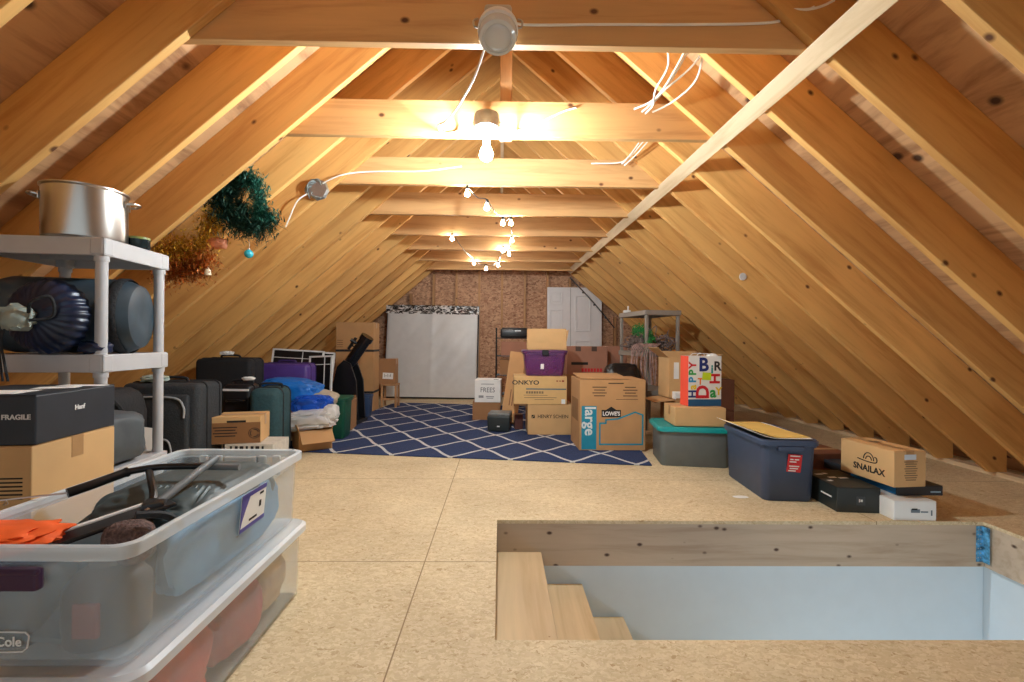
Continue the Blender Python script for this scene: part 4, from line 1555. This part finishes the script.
sd = thing('paper_shredder', 'low black office machine with pale top on the rug', 'machine', (0.0, 5.02, ZR), -0.12)
m = MB()
m.box((0, 0, 0.085), (0.25, 0.27, 0.17), 0.015, 3, taper=0.94)
m.build('machine_body', BLACKC2, sd, True)
m = MB()
m.box((0, 0.01, 0.18), (0.24, 0.25, 0.03), 0.01, 3)
m.build('top_cover', plain('grey top', srgb(104, 106, 104), 0.4, var=0.2, scale=25), sd, True)
m = MB()
m.box((0.0, -0.134, 0.06), (0.03, 0.003, 0.012))
m.build('badge', PAPER, sd)
# slim carton leaning back
sl2 = thing('slim_carton', 'long slim brown carton leaning against the boxes', 'box', (0.10, 5.27, ZR))
dirv = Vector((0.12, 0.40, 0.80)).normalized()
xv = Vector((1, 0, 0)) - dirv * dirv.x
xv.normalize()
yv = dirv.cross(xv)
sl2.matrix_world = Matrix.Translation((0.10, 5.27, ZR + 0.03)) @ Matrix(((xv.x, yv.x, dirv.x, 0), (xv.y, yv.y, dirv.y, 0), (xv.z, yv.z, dirv.z, 0), (0, 0, 0, 1)))
m = MB()
m.box((0, 0, 0.45), (0.19, 0.07, 0.90), 0.004)
m.build('carton', CARD, sl2)
m = MB()
for i in range(3):
    m.box((-0.02 + 0.03 * i, -0.0356, 0.30), (0.01, 0.001, 0.2))
m.build('printed_text', plain('faded print', srgb(120, 84, 54), 0.8), sl2)
smc = carton('small dark red carton wedged beside the office machine', (0.205, 5.10, ZR), 0.1, 0.09, 0.12, 0.16, mat=plain('maroon card', srgb(92, 50, 44), 0.7))

hs = carton('brown carton printed HENRY SCHEIN under the stereo carton', (0.527, 4.96, ZR), 0.0, 0.47, 0.40, 0.315, mat=CARD2)
text(hs, 'HENRY SCHEIN', 0.052, (0.03, -0.2008, 0.19), FRONT, INK, sx=0.9, bold=0.0004)
m = MB()
m.box((-0.178, -0.2008, 0.19), (0.034, 0.001, 0.034), 0.0)
m.build('printed_emblem', INK, hs)
m = MB()
m.tube([(-0.19, -0.2018, 0.178), (-0.178, -0.2018, 0.192), (-0.166, -0.2018, 0.202)], 0.003, 5)
m.build('emblem_stroke', CARD2, hs)
ok = carton('wide carton printed ONKYO with a teal stripe', (0.425, 4.965, ZR + 0.319), -0.015, 0.555, 0.42, 0.288, mat=plain('yellowish cardboard', srgb(214, 176, 118), 0.85, var=0.05))
text(ok, 'ONKYO', 0.062, (-0.155, -0.2108, 0.225), FRONT, plain('dark grey print', srgb(60, 58, 56), 0.8), sx=1.25, bold=0.0015)
front_bars(ok, [(0.06, 0.160, 0.42, 0.012)], -0.211, plain('teal grey print', srgb(70, 110, 124), 0.8), 'printed_stripe')
front_bars(ok, [(-0.14 + 0.027 * i, 0.124, 0.02, 0.024) for i in range(7)], -0.211, plain('grey brown print', srgb(130, 108, 80), 0.8), 'printed_model_line')
front_bars(ok, [(-0.05, 0.095, 0.25, 0.005), (0.0, 0.07, 0.34, 0.006), (0.04, 0.05, 0.2, 0.005)], -0.211, plain('grey brown print', srgb(110, 92, 70), 0.8))
front_bars(ok, [(0.175, 0.245, 0.02, 0.012), (0.205, 0.245, 0.015, 0.012), (0.235, 0.245, 0.024, 0.018)], -0.211, plain('rust print', srgb(150, 70, 50), 0.8), 'printed_marks')
m = MB()
m.box((0.24, -0.2112, 0.03), (0.04, 0.001, 0.05))
m.build('white_sticker', PAPER, ok)

pt = thing('purple_tub', 'purple see-through plastic tub with latches on the stereo carton', 'tub', (0.475, 4.98, ZR + 0.612))
tote(pt, 0.47, 0.36, 0.255, PURPLETUB, 0.85, 0.004, 0.012, 0.04)
m = loft([(0.47, 0.36, 0.05, 0.245), (0.485, 0.375, 0.052, 0.25), (0.485, 0.375, 0.052, 0.266), (0.44, 0.33, 0.05, 0.275)])
m.build('lid', plain('plum plastic', srgb(92, 48, 98), 0.35, var=0.06), pt, True)
m = MB()
m.box((0.0, -0.185, 0.245), (0.07, 0.016, 0.06), 0.006)
m.build('latch', BLACKP, pt)
m = MB()
m.box((-0.03, -0.166, 0.10), (0.035, 0.003, 0.055), M=Matrix.Rotation(0.0, 4, 'X'))
m.build('paper_label', PAPER, pt)
m = MB()
m.crumple((0.34, 0.24, 0.2), 91, 0.12, 2.4, 0.6, 4)
o = m.build('fabric_bundle', plain('dusky violet cloth', srgb(120, 90, 140), 0.8, var=0.4, scale=14), None, True)
o.location = (0.475, 4.98, ZR + 0.634)
tag(o, 'violet fabric bundle inside the purple tub', 'cloth')
op = carton('pale carton with lifted lid flap on the purple tub', (0.50, 5.0, ZR + 0.889), -0.03, 0.42, 0.30, 0.075, mat=CARD2, flaps=(('f', 88, 0.15), ('r', 100, 0.14), ('b', 78, 0.15)))

pb = carton('brown carton with red lettering behind the boxes by the door', (1.13, 6.12, 0.565), 0.02, 0.53, 0.40, 0.36, mat=CARD4)
front_bars(pb, [(-0.06 + 0.04 * i, 0.055, 0.03, 0.045) for i in range(7)], -0.201, RED, 'red_lettering')
front_bars(pb, [(-0.1, 0.14, 0.22, 0.035)], -0.201, INK, 'printed_band')
m = MB()
for x in (-0.12, 0.09):
    m.box((x, -0.15, 0.363), (0.07, 0.08, 0.003))
    m.box((x, -0.2012, 0.33), (0.07, 0.001, 0.06))
m.build('dark_tape', plain('dark tape', srgb(84, 64, 52), 0.4), pb)
carton('plain brown carton under the carton with red lettering', (1.13, 6.12, 0.0115), 0.0, 0.56, 0.42, 0.55, mat=CARD3)
carton('flat dark carton between the red lettered carton and the taupe shelf', (1.60, 6.35, 0.0115), 0.0, 0.26, 0.3, 0.92, mat=CARD4)

# the large moving box
lo = carton('large moving box with teal print and LOWES house logo', (1.012, 4.31, ZR), 0.02, 0.60, 0.44, 0.635, mat=CARD, tape=False, name='moving_box')
fy = -0.2208
m = MB()
m.box((-0.213, fy, 0.205), (0.135, 0.001, 0.39))
m.build('teal_panel', TEALINK, lo)
text(lo, 'large', 0.135, (-0.207, fy - 0.0008, 0.265), (PI / 2, PI / 2, 0), plain('pale teal print', srgb(214, 226, 226), 0.7), bold=0.003)
m = MB()
hx = [(-0.115, 0.055), (0.275, 0.055), (0.275, 0.32), (0.205, 0.345), (0.05, 0.285), (-0.06, 0.275), (-0.06, 0.245), (-0.115, 0.245), (-0.115, 0.055)]
for (x0, z0), (x1, z1) in zip(hx, hx[1:]):
    L = math.hypot(x1 - x0, z1 - z0) + 0.012
    m.box((0, 0, 0), (L, 0.001, 0.014), M=Matrix.Translation(((x0 + x1) / 2, fy, (z0 + z1) / 2)) @ Matrix.Rotation(-math.atan2(z1 - z0, x1 - x0), 4, 'Y'))
m.build('house_outline', TEALINK, lo)
m = MB()
m.prism([(-0.10, 0.30), (0.075, 0.30), (0.075, 0.365), (0.035, 0.365), (-0.012, 0.395), (-0.06, 0.365), (-0.10, 0.365)], fy - 0.0005, fy + 0.0005)
m.build('logo_gable', INK, lo)
text(lo, "LOWE'S", 0.050, (-0.012, fy - 0.0012, 0.330), FRONT, INKW, bold=0.0018, sx=0.9)
m = MB()
m.box((0, 0, 0), (0.44, 0.42, 0.005), M=Matrix.Translation((-0.07, 0.0, 0.656)) @ Matrix.Rotation(0.05, 4, 'X'))
m.build('flap', CARD, lo)
front_bars(lo, [(0.04 + dx, 0.57 - i * 0.026, 0.13 - 0.03 * ((i + j) % 2), 0.008) for j, dx in enumerate((-0.16, 0.12)) for i in range(4)] + [(0.03, 0.605, 0.14, 0.01), (0.13, 0.46, 0.2, 0.004)], fy, plain('brown ink', srgb(70, 54, 40), 0.8))
m = MB()
m.box((-0.3012, 0.0, 0.35), (0.001, 0.3, 0.2))
m.build('side_print', plain('brown side print', srgb(150, 112, 72), 0.85), lo)

m = MB()
m.crumple((0.40, 0.30, 0.755), 95, 0.06, 2.0, 0.5, 5)
o = m.build('rubbish_bag', plain('black film', srgb(18, 18, 20), 0.3, var=0.2), None, True)
o.location = (1.30, 4.86, 0.0115)
tag(o, 'black plastic bag bulging behind the large moving box', 'bag')

# ------------------------------------------------------------------ taupe shelf with string lights
sh2 = thing('shelf_unit', 'taupe plastic shelf unit behind the gift bag holding tangled lights', 'shelf', (1.785, 5.48, 0), 0.16)
shelf_unit(sh2, 0.44, 0.72, (0.44, 0.88, 1.352), 0.055, TANP, 0.017, True)
sm = thing('small_block', 'small white candle in a block on the taupe shelf top', 'ornament', (1.575, 5.66, 1.355))
m = MB()
m.box((0, 0, 0.016), (0.08, 0.05, 0.032), 0.004)
m.build('block', PAPER, sm)
m = MB()
m.rod((0.015, 0, 0.032), (0.015, 0, 0.085), 0.009, 10)
m.build('candle', PAPER, sm)
tg = thing('string_light_tangle', 'tangle of unlit string lights and green garland on the taupe shelf', 'string lights', (1.70, 5.30, 0.885))
tg.scale = (1.25, 1.0, 1.5)
random.seed(11)
m = MB()
for k in range(44):
    pts = []
    cx, cy = random.uniform(-0.16, 0.2), random.uniform(-0.12, 0.12)
    for i in range(7):
        a = random.uniform(0, 2 * PI)
        pts.append((cx + 0.08 * math.cos(a), cy + 0.06 * math.sin(a), 0.01 + abs(random.gauss(0.05, 0.04))))
    m.tube(pts, 0.004, 5)
m.build('light_wire', plain('mixed light wire', srgb(120, 104, 98), 0.6, var=0.8, scale=30), tg, True)
m = MB()
for k in range(14):
    x0 = -0.2 + 0.016 * k
    m.tube([(x0 + 0.05, -0.28 , 0.06), (x0, -0.30, 0.02), (x0 - 0.02 + random.uniform(-0.03, 0.03), -0.31, -0.1), (x0 + random.uniform(-0.03, 0.03), -0.315, -0.24)], 0.0045, 5)
m.build('hanging_wire', plain('pinkish wire', srgb(160, 130, 122), 0.6, var=0.5, scale=30), tg, True)
m = MB()
random.seed(6)
for k in range(420):
    t = random.random()
    px_ = -0.05 + 0.05 * math.sin(t * 6) + random.gauss(0, 0.018)
    py2 = -0.22 + 0.25 * t
    pz2 = 0.0 + 0.14 * math.sin(t * 2.2) + random.gauss(0, 0.02) + 0.03
    d_ = Vector((random.gauss(0, 1), random.gauss(0, 1), random.gauss(0, 1))).normalized() * 0.025
    m.tube([(px_, py2, pz2), (px_ + d_.x, py2 + d_.y, pz2 + d_.z)], 0.003, 3, smooth=False)
m.build('green_garland', plain('bright green foil', srgb(40, 130, 60), 0.4, var=0.6, scale=60), tg)

# ------------------------------------------------------------------ boxes and gift bag by the totes
lb = carton('open brown carton with a flap jutting over the moving box', (1.845, 4.50, 0.0), 0.03, 0.36, 0.38, 0.44, mat=CARD, flaps=(('l', 186, 0.20), ('f', 100, 0.02)))
ubx = carton('tall open carton on another carton behind the gift bag', (1.845, 4.56, 0.446), 0.0, 0.40, 0.30, 0.395, mat=CARD2, flaps=(('l', 140, 0.15), ('r', 165, 0.14), ('b', 90, 0.06)))
m = MB()
m.box((0, 0, 0), (0.05, 0.001, 0.16))
o = m.build('paper_strip', PAPER, ubx)
o.location = (-0.13, -0.152, 0.27)
m = MB()
m.box((0, 0, 0.035), (0.14, 0.08, 0.07), 0.006)
o = m.build('packet', PAPER)
o.location = (1.735, 4.345, 0.447)
tag(o, 'small white packet tucked between open cartons beside the gift bag', 'packet')
for i in range(2):
    carton(['dark brown carton on the floor behind the gift bag', 'dark brown carton stacked on another behind the gift bag'][i], (2.235, 4.72, 0.0 + 0.309 * i), 0.03 * i, 0.27, 0.3, 0.305, mat=plain('dark brown card', srgb(110, 66, 44), 0.8))

gt = thing('storage_tote', 'grey plastic tote with a teal lid under a carton', 'tote', (1.585, 3.79, 0), -0.15)
tote(gt, 0.555, 0.42, 0.295, GREYTOTE, 0.95, 0.005, 0.012, 0.045)
m = loft([(0.555, 0.42, 0.05, 0.275), (0.585, 0.45, 0.055, 0.28), (0.585, 0.45, 0.055, 0.305), (0.565, 0.43, 0.05, 0.318), (0.54, 0.405, 0.05, 0.318), (0.53, 0.395, 0.05, 0.312), (0.42, 0.28, 0.04, 0.312)])
m.build('lid', TEALLID, gt, True)
m = MB()
for sx in (-1, 1):
    m.box((sx * 0.2, -0.185, 0.14), (0.02, 0.014, 0.2), 0.006)
m.build('moulded_rib', GREYTOTE, gt)
cx_ = carton('plain pale carton on the teal lid under the gift bag', (1.615, 3.77, 0.3185), -0.06, 0.40, 0.30, 0.147, mat=CARD2, tape_axis='X')

gf = thing('gift_bag', 'white birthday gift bag with coloured letters on a carton', 'gift bag', (1.672, 3.775, 0.4705), 0.10)
GW, GD, GH = 0.285, 0.13, 0.41
GBODY = plain('white glossy paper', srgb(226, 226, 222), 0.35, var=0.02)
m = MB()
t = 0.002
for s_ in (-1, 1):
    m.box((0, s_ * (GD / 2), GH / 2), (GW, t, GH))
m.box((GW / 2, 0, GH / 2), (t, GD, GH))
m.box((0, 0, t), (GW, GD, t))
m.build('bag_body', GBODY, gf)
m = MB()
m.box((-GW / 2, 0, GH / 2), (t, GD, GH))
o = m.build('side_gusset', CORAL, gf)
m = MB()
m.box((0, -GD / 2 - 0.0012, 0.028), (GW, 0.0012, 0.056))
m.build('blue_base_band', plain('petrol blue print', srgb(30, 84, 124), 0.5), gf)
GC = dict(n=srgb(24, 44, 110), y=srgb(232, 196, 40), b=srgb(30, 140, 190), g=srgb(40, 150, 70), r=srgb(200, 28, 40), t=srgb(20, 140, 140), k=srgb(40, 40, 44), l=srgb(190, 214, 40), o=srgb(232, 120, 30))
GM = {k: plain('bag print ' + k, v, 0.5) for k, v in GC.items()}
gy = -GD / 2 - 0.0022
LET = [('H', 'n', -0.105, 0.10, 0.075), ('a', 'y', -0.105, 0.155, 0.075), ('P', 'b', -0.105, 0.215, 0.072), ('P', 'g', -0.105, 0.275, 0.072), ('Y', 'r', -0.105, 0.335, 0.072),
       ('D', 'r', -0.015, 0.115, 0.125), ('B', 'n', -0.012, 0.335, 0.125), ('i', 't', 0.062, 0.30, 0.08), ('R', 'k', 0.108, 0.325, 0.085), ('T', 'o', -0.04, 0.20, 0.06),
       ('H', 'r', 0.09, 0.225, 0.10), ('a', 'g', 0.072, 0.11, 0.10), ('Y', 'y', 0.12, 0.12, 0.07)]
for ch, k, x, z, sz in LET:
    rr = (PI / 2, -PI / 2, 0) if x == -0.105 or ch == 'H' or ch == 'D' else FRONT
    text(gf, ch, sz * 1.22, (x, gy, z), rr, GM[k], name='printed_letter', bold=sz * 0.04)
m = MB()
m.box((0.0, gy - 0.0015, 0.245), (0.075, 0.001, 0.062), M=Matrix.Rotation(0.06, 4, 'Y'))
m.build('sticky_note', GM['l'], gf)
for sy in (-1, 1):
    m = MB()
    m.tube([(-0.06, sy * GD / 2, GH - 0.02), (-0.055, sy * (GD / 2 - 0.02), GH + 0.012), (0, sy * (GD / 2 - 0.025), GH + 0.02), (0.055, sy * (GD / 2 - 0.02), GH + 0.012), (0.06, sy * GD / 2, GH - 0.02)], 0.003, 6)
    m.build('cord_handle', PAPER, gf, True)
m = MB()
m.crumple((0.09, 0.06, 0.07), 97, 0.2, 2, 0.8, 3, c=(0.10, 0, 0.36))
m.build('tissue_paper', PAPER, gf, True)

nt_ = thing('storage_tote', 'navy blue lidded tote with a red sticker by the stair opening', 'tote', (1.835, 3.10, 0), -0.08)
tote(nt_, 0.35, 0.60, 0.37, NAVYTOTE, 0.87, 0.005, 0.012, 0.045)
m = loft([(0.345, 0.595, 0.05, 0.352), (0.365, 0.615, 0.055, 0.355), (0.365, 0.615, 0.055, 0.380), (0.345, 0.595, 0.05, 0.388), (0.33, 0.56, 0.05, 0.382), (0.2, 0.4, 0.04, 0.382)])
m.build('lid', NAVYTOTE, nt_, True)
m = MB()
m.box((0.0, -0.294, 0.335), (0.16, 0.03, 0.035), 0.008)
m.box((0.0, -0.262, 0.18), (0.02, 0.012, 0.24), 0.005)
for sx in (-1, 1):
    m.box((sx * 0.10, -0.263, 0.18), (0.016, 0.010, 0.22), 0.004)
m.build('handle', NAVYTOTE, nt_)
m = MB()
m.box((0.0, 0, 0), (0.085, 0.0015, 0.13))
st_ = m.build('red_sticker', RED, nt_)
st_.location = (0.025, -0.288, 0.235)
st_.rotation_euler = (0.12, 0.04, 0)
m = MB()
for i, (x, z, w_) in enumerate(((0, -0.01, 0.06), (0, -0.025, 0.05), (-0.01, -0.04, 0.045), (0.0, 0.055, 0.06), (-0.018, 0.033, 0.02), (0.012, 0.033, 0.026), (-0.01, 0.018, 0.04))):
    m.box((x, -0.0012, z), (w_, 0.001, 0.007))
m.build('sticker_print', PAPER, st_)
# manila folder
mf = thing('manila_folder', 'yellow manila folder with papers on the navy tote', 'folder', (1.79, 3.10, 0.392), -0.02)
def sheet(w_, d_, thick, lift, name, mat, z0, M_=None):
    m_ = MB()
    R_ = []
    for i in range(13):
        x = (i / 12 - 0.5) * w_
        e = max(0.0, 1 - i / 5)
        z = z0 + lift * e * e
        R_.append([m_.bm.verts.new((x, -d_ / 2, z)), m_.bm.verts.new((x, d_ / 2, z + 0.004)), m_.bm.verts.new((x, d_ / 2, z + thick + 0.004)), m_.bm.verts.new((x, -d_ / 2, z + thick))])
    for A, B in zip(R_, R_[1:]):
        for k in range(4):
            m_.bm.faces.new((A[k], A[(k + 1) % 4], B[(k + 1) % 4], B[k]))
    m_.bm.faces.new(R_[0])
    m_.bm.faces.new(R_[-1][::-1])
    o_ = m_.build(name, mat, mf, True, M_)
    return o_
sheet(0.35, 0.55, 0.003, 0.035, 'papers', PAPER, 0.0)
sheet(0.31, 0.53, 0.004, 0.03, 'folder', YELLOW, 0.004, Matrix.Rotation(0.08, 4, 'Z'))

hb = carton('black carton with white marks on the floor by the navy tote', (2.125, 2.83, 0), -0.08, 0.245, 0.38, 0.145, mat=BLACKC2, tape=False, name='black_carton')
front_bars(hb, [(0.01, 0.07, 0.05, 0.05)], -0.1908, plain('dark label', srgb(58, 66, 70), 0.4), 'dark_label')
front_bars(hb, [(0.002, 0.072, 0.006, 0.018), (0.014, 0.072, 0.012, 0.014)], -0.1925, INKW, 'white_mark')
side_bars(hb, [(-0.09, 0.075, 0.10, 0.009), (0.10, 0.06, 0.06, 0.008)], -0.1232, INKW, 'white_stripe')
m = MB()
for x, y, w_ in ((-0.02, 0.02, 0.05), (0.04, 0.0, 0.06), (-0.05, 0.09, 0.05), (-0.09, -0.04, 0.03), (0.0, 0.1, 0.03)):
    m.box((x, y, 0.1478), (w_, 0.022, 0.001), M=Matrix.Rotation(0.2, 4, 'Z'))
m.build('white_lettering', INKW, hb)
wx = carton('white carton on the floor at the corner of the stair opening', (2.345, 2.735, 0), -0.03, 0.235, 0.42, 0.108, mat=WHITEP, tape=False, name='white_carton')
front_bars(wx, [(0.0, 0.055, 0.05, 0.02), (0.05, 0.05, 0.04, 0.008), (0.09, 0.045, 0.008, 0.03)], -0.2108, plain('grey print', srgb(110, 122, 130), 0.8))
front_bars(wx, [(-0.005, 0.065, 0.03, 0.008)], -0.2115, INK, 'black_print')
fb = carton('flat black and blue carton under the snail logo box', (2.445, 2.91, 0.113), 0.0, 0.27, 0.60, 0.055, mat=BLACKC, tape=False, name='flat_carton')
side_bars(fb, [(-0.12, 0.027, 0.34, 0.045)], -0.1358, plain('blue print', srgb(30, 110, 170), 0.4), 'blue_panel')
front_bars(fb, [(0.09, 0.022, 0.06, 0.008)], -0.3008, plain('pale blue print', srgb(150, 180, 200), 0.4), 'pale_lettering')
sn = carton('brown carton with snail logo lying on the flat black box', (2.335, 2.755, 0.1725), 0.10, 0.205, 0.36, 0.205, mat=CARD2, tape_axis='Y')
text(sn, 'SNAILAX', 0.052, (-0.1034, -0.02, 0.062), (PI / 2, 0, -PI / 2), INK, bold=0.0016)
m = MB()
sp = []
for i in range(22):
    a = i / 21 * 3.6 * PI
    r_ = 0.006 + 0.026 * i / 21
    sp.append((-0.1034, -0.03 + r_ * math.cos(a + 0.5), 0.128 + r_ * math.sin(a + 0.5) * 0.9))
m.tube([(-0.1036, -0.02 - 0.034 * math.cos(a), 0.118 + 0.042 * math.sin(a)) for a in [PI * i / 10 for i in range(11)]], 0.003, 5)
m.tube([(-0.1036, -0.02 - 0.019 * math.cos(a), 0.118 + 0.022 * math.sin(a)) for a in [PI * i / 10 for i in range(11)]], 0.0028, 5)
m.tube([(-0.1036, 0.055, 0.112), (-0.1036, 0.0, 0.106), (-0.1036, -0.06, 0.108), (-0.1036, -0.075, 0.122), (-0.1036, -0.07, 0.140), (-0.1036, -0.058, 0.142)], 0.003, 5)
m.build('snail_logo', INK, sn)
m = MB()
m.box((0.0, -0.1812, 0.172), (0.075, 0.001, 0.03))
m.build('shipping_label', plain('pale blue label', srgb(206, 220, 232), 0.6), sn)
front_bars(sn, [(0.005, 0.145 - i * 0.013, 0.085 - 0.01 * (i % 3), 0.005) for i in range(9)], -0.1808, plain('grey brown print', srgb(110, 92, 70), 0.8))
m = MB()
for x, y, w_ in ((0.0, 0.05, 0.06), (0.01, 0.03, 0.04)):
    m.box((x, y, 0.2138), (w_, 0.012, 0.001))
m.build('top_print', plain('grey brown print', srgb(110, 92, 70), 0.8), sn)
carton('dark brown carton lying on the floor between tote and snail logo box', (2.38, 3.38, 0), 0.05, 0.30, 0.30, 0.20, mat=plain('dark brown card', srgb(110, 66, 44), 0.8))
m = MB()
m.crumple((0.10, 0.05, 0.006), 99, 0.1, 2, 0.8, 2)
o = m.build('torn_label', PAPER, None, True)
o.location = (1.55, 2.90, 0.0)
tag(o, 'torn white label lying on the floor in front of the navy tote', 'paper')

# ------------------------------------------------------------------ garland, tinsel and bauble in the rafter bay
def frame_left(x, y):                 # point on the underside plane of the tinsel slope
    return Vector((x, y, (CX - abs(x)) * SL))
wr = thing('garland', 'dark green artificial pine garland bunched between two rafters', 'garland', tuple(frame_left(-1.61, 2.76) - Vector((0, 0, 0.125))))
random.seed(3)
NEED = plain('dark pine needles', srgb(22, 62, 48), 0.6, var=0.6, scale=30)
TEALN = plain('teal foil needles', srgb(44, 104, 88), 0.4, var=0.5, scale=40)
def needle_path(m_, pts, n, spread, ln, rad=0.005):
    P = [Vector(p_) for p_ in pts]
    for _ in range(n):
        s_ = random.random() * (len(P) - 1)
        i = min(int(s_), len(P) - 2)
        c_ = P[i].lerp(P[i + 1], s_ - i) + Vector((random.gauss(0, spread), random.gauss(0, spread * 0.6), random.gauss(0, spread)))
        d_ = Vector((random.gauss(0, 1), random.gauss(0, 1), random.gauss(0, 1))).normalized() * ln * random.uniform(0.5, 1.3)
        e_ = Vector((d_.y, -d_.x, d_.z * 0.5)).normalized() * rad
        v1, v2, v3 = m_.bm.verts.new(c_ - e_), m_.bm.verts.new(c_ + e_), m_.bm.verts.new(c_ + d_)
        m_.bm.faces.new((v1, v2, v3))
m = MB()
needle_path(m, [(-0.10, 0, 0.12), (-0.04, 0, 0.18), (0.05, -0.02, 0.24)], 1800, 0.032, 0.05)
needle_path(m, [(-0.10, 0, 0.10), (0.0, 0, 0.02), (0.10, 0, -0.02), (0.20, 0, 0.0)], 3000, 0.042, 0.05)
needle_path(m, [(0.02, 0, 0.12), (0.06, 0, 0.07)], 250, 0.015, 0.04)
m.build('pine_foliage', NEED, wr)
m = MB()
needle_path(m, [(0.05, -0.02, 0.26), (0.13, -0.02, 0.24), (0.16, -0.02, 0.14), (0.15, -0.02, 0.05), (0.24, -0.02, 0.02)], 2600, 0.026, 0.035)
m.build('teal_foliage', TEALN, wr)
m = MB()
m.tube([(-0.14, 0, 0.04), (-0.05, 0, 0.02), (0.05, 0.02, -0.04), (0.12, 0, -0.06), (0.04, 0.0, -0.01), (-0.06, 0, 0.06)], 0.006, 6)
m.build('bare_stem', plain('brown stem', srgb(66, 48, 36), 0.8), wr, True)
tn = thing('tinsel', 'gold and copper tinsel garland heaped below the pine garland', 'tinsel', tuple(frame_left(-1.86, 2.76) - Vector((0, 0, 0.085))))
m = MB()
needle_path(m, [(-0.20, 0, -0.04), (-0.10, 0, 0.02), (0.0, 0, -0.02), (0.08, 0, 0.06), (0.12, 0, 0.16), (0.14, 0, 0.22)], 3600, 0.04, 0.03, 0.005)
m.build('gold_strands', plain('gold foil', srgb(232, 172, 60), 0.3, metal=0.35, var=0.5, scale=60), tn)
m = MB()
needle_path(m, [(-0.16, -0.01, -0.16), (-0.05, -0.01, -0.12), (0.05, -0.01, -0.12), (0.1, -0.01, -0.04)], 2600, 0.038, 0.03, 0.005)
m.build('copper_strands', plain('copper foil', srgb(184, 104, 44), 0.3, metal=0.35, var=0.5, scale=60), tn)
m = MB()
m.crumple((0.12, 0.05, 0.07), 101, 0.25, 3, 0.8, 3, c=(0.15, 0, 0.01))
m.build('peach_ribbon', plain('peach ribbon', srgb(204, 128, 92), 0.5, var=0.2), tn, True)
m = MB()
m.lathe([(0, 0.05), (0.014, 0.03), (0.020, 0.0), (0, -0.004)], 12)
o = m.build('pale_bell', plain('pale bell', srgb(224, 206, 176), 0.4), tn, True)
o.location = (0.115, -0.03, -0.15)
bu = thing('bauble', 'small turquoise ball ornament hanging below the pine garland', 'ornament', (-1.52, 2.76, 1.525))
m = MB()
m.sphere((0, 0, -0.024), 0.026, 3)
m.build('ball', plain('turquoise gloss', srgb(50, 160, 176), 0.2, var=0.3, scale=40), bu, True)
m = MB()
m.rod((0, 0, 0.0), (0, 0, 0.008), 0.007, 10)
m.tube([(0, 0, 0.008), (0.004, 0, 0.03), (0.0, 0, 0.06)], 0.0012, 5)
m.build('cap', STEEL, bu, True)

# round metal disc nailed to a rafter
m = MB()
m.lathe([(0, 0.006), (0.028, 0.006), (0.032, 0.0), (0, 0)], 20, M=Matrix.Rotation(PI / 2, 4, 'X'))
o = m.build('metal_disc', plain('pale disc', srgb(206, 206, 204), 0.4), None, True)
o.location = (2.02, 3.775, 1.545)
tag(o, 'round metal disc fixed to a rafter above the snail logo box', 'disc')

# things of one kind share a group
for o in list(S.objects):
    if o.parent is None and o.get('category') and not o.get('group'):
        n_ = o.name.split('.')[0]
        g_ = {'framed_panel': 'black screens behind the luggage', 'storage_tub': 'stacked clear tubs', 'storage_tote': 'lidded totes', 'suitcase': 'suitcases along the low side',
              'tissue': 'white tissue scraps on the luggage', 'shelf_unit': 'plastic shelf units', 'cable': 'white electric cables', 'cardboard_box': 'cardboard cartons',
              'black_carton': 'black cartons', 'white_carton': 'white cartons', 'duffel_bag': 'duffel bags', 'junction_box': None}.get(n_)
        if g_:
            o['group'] = g_
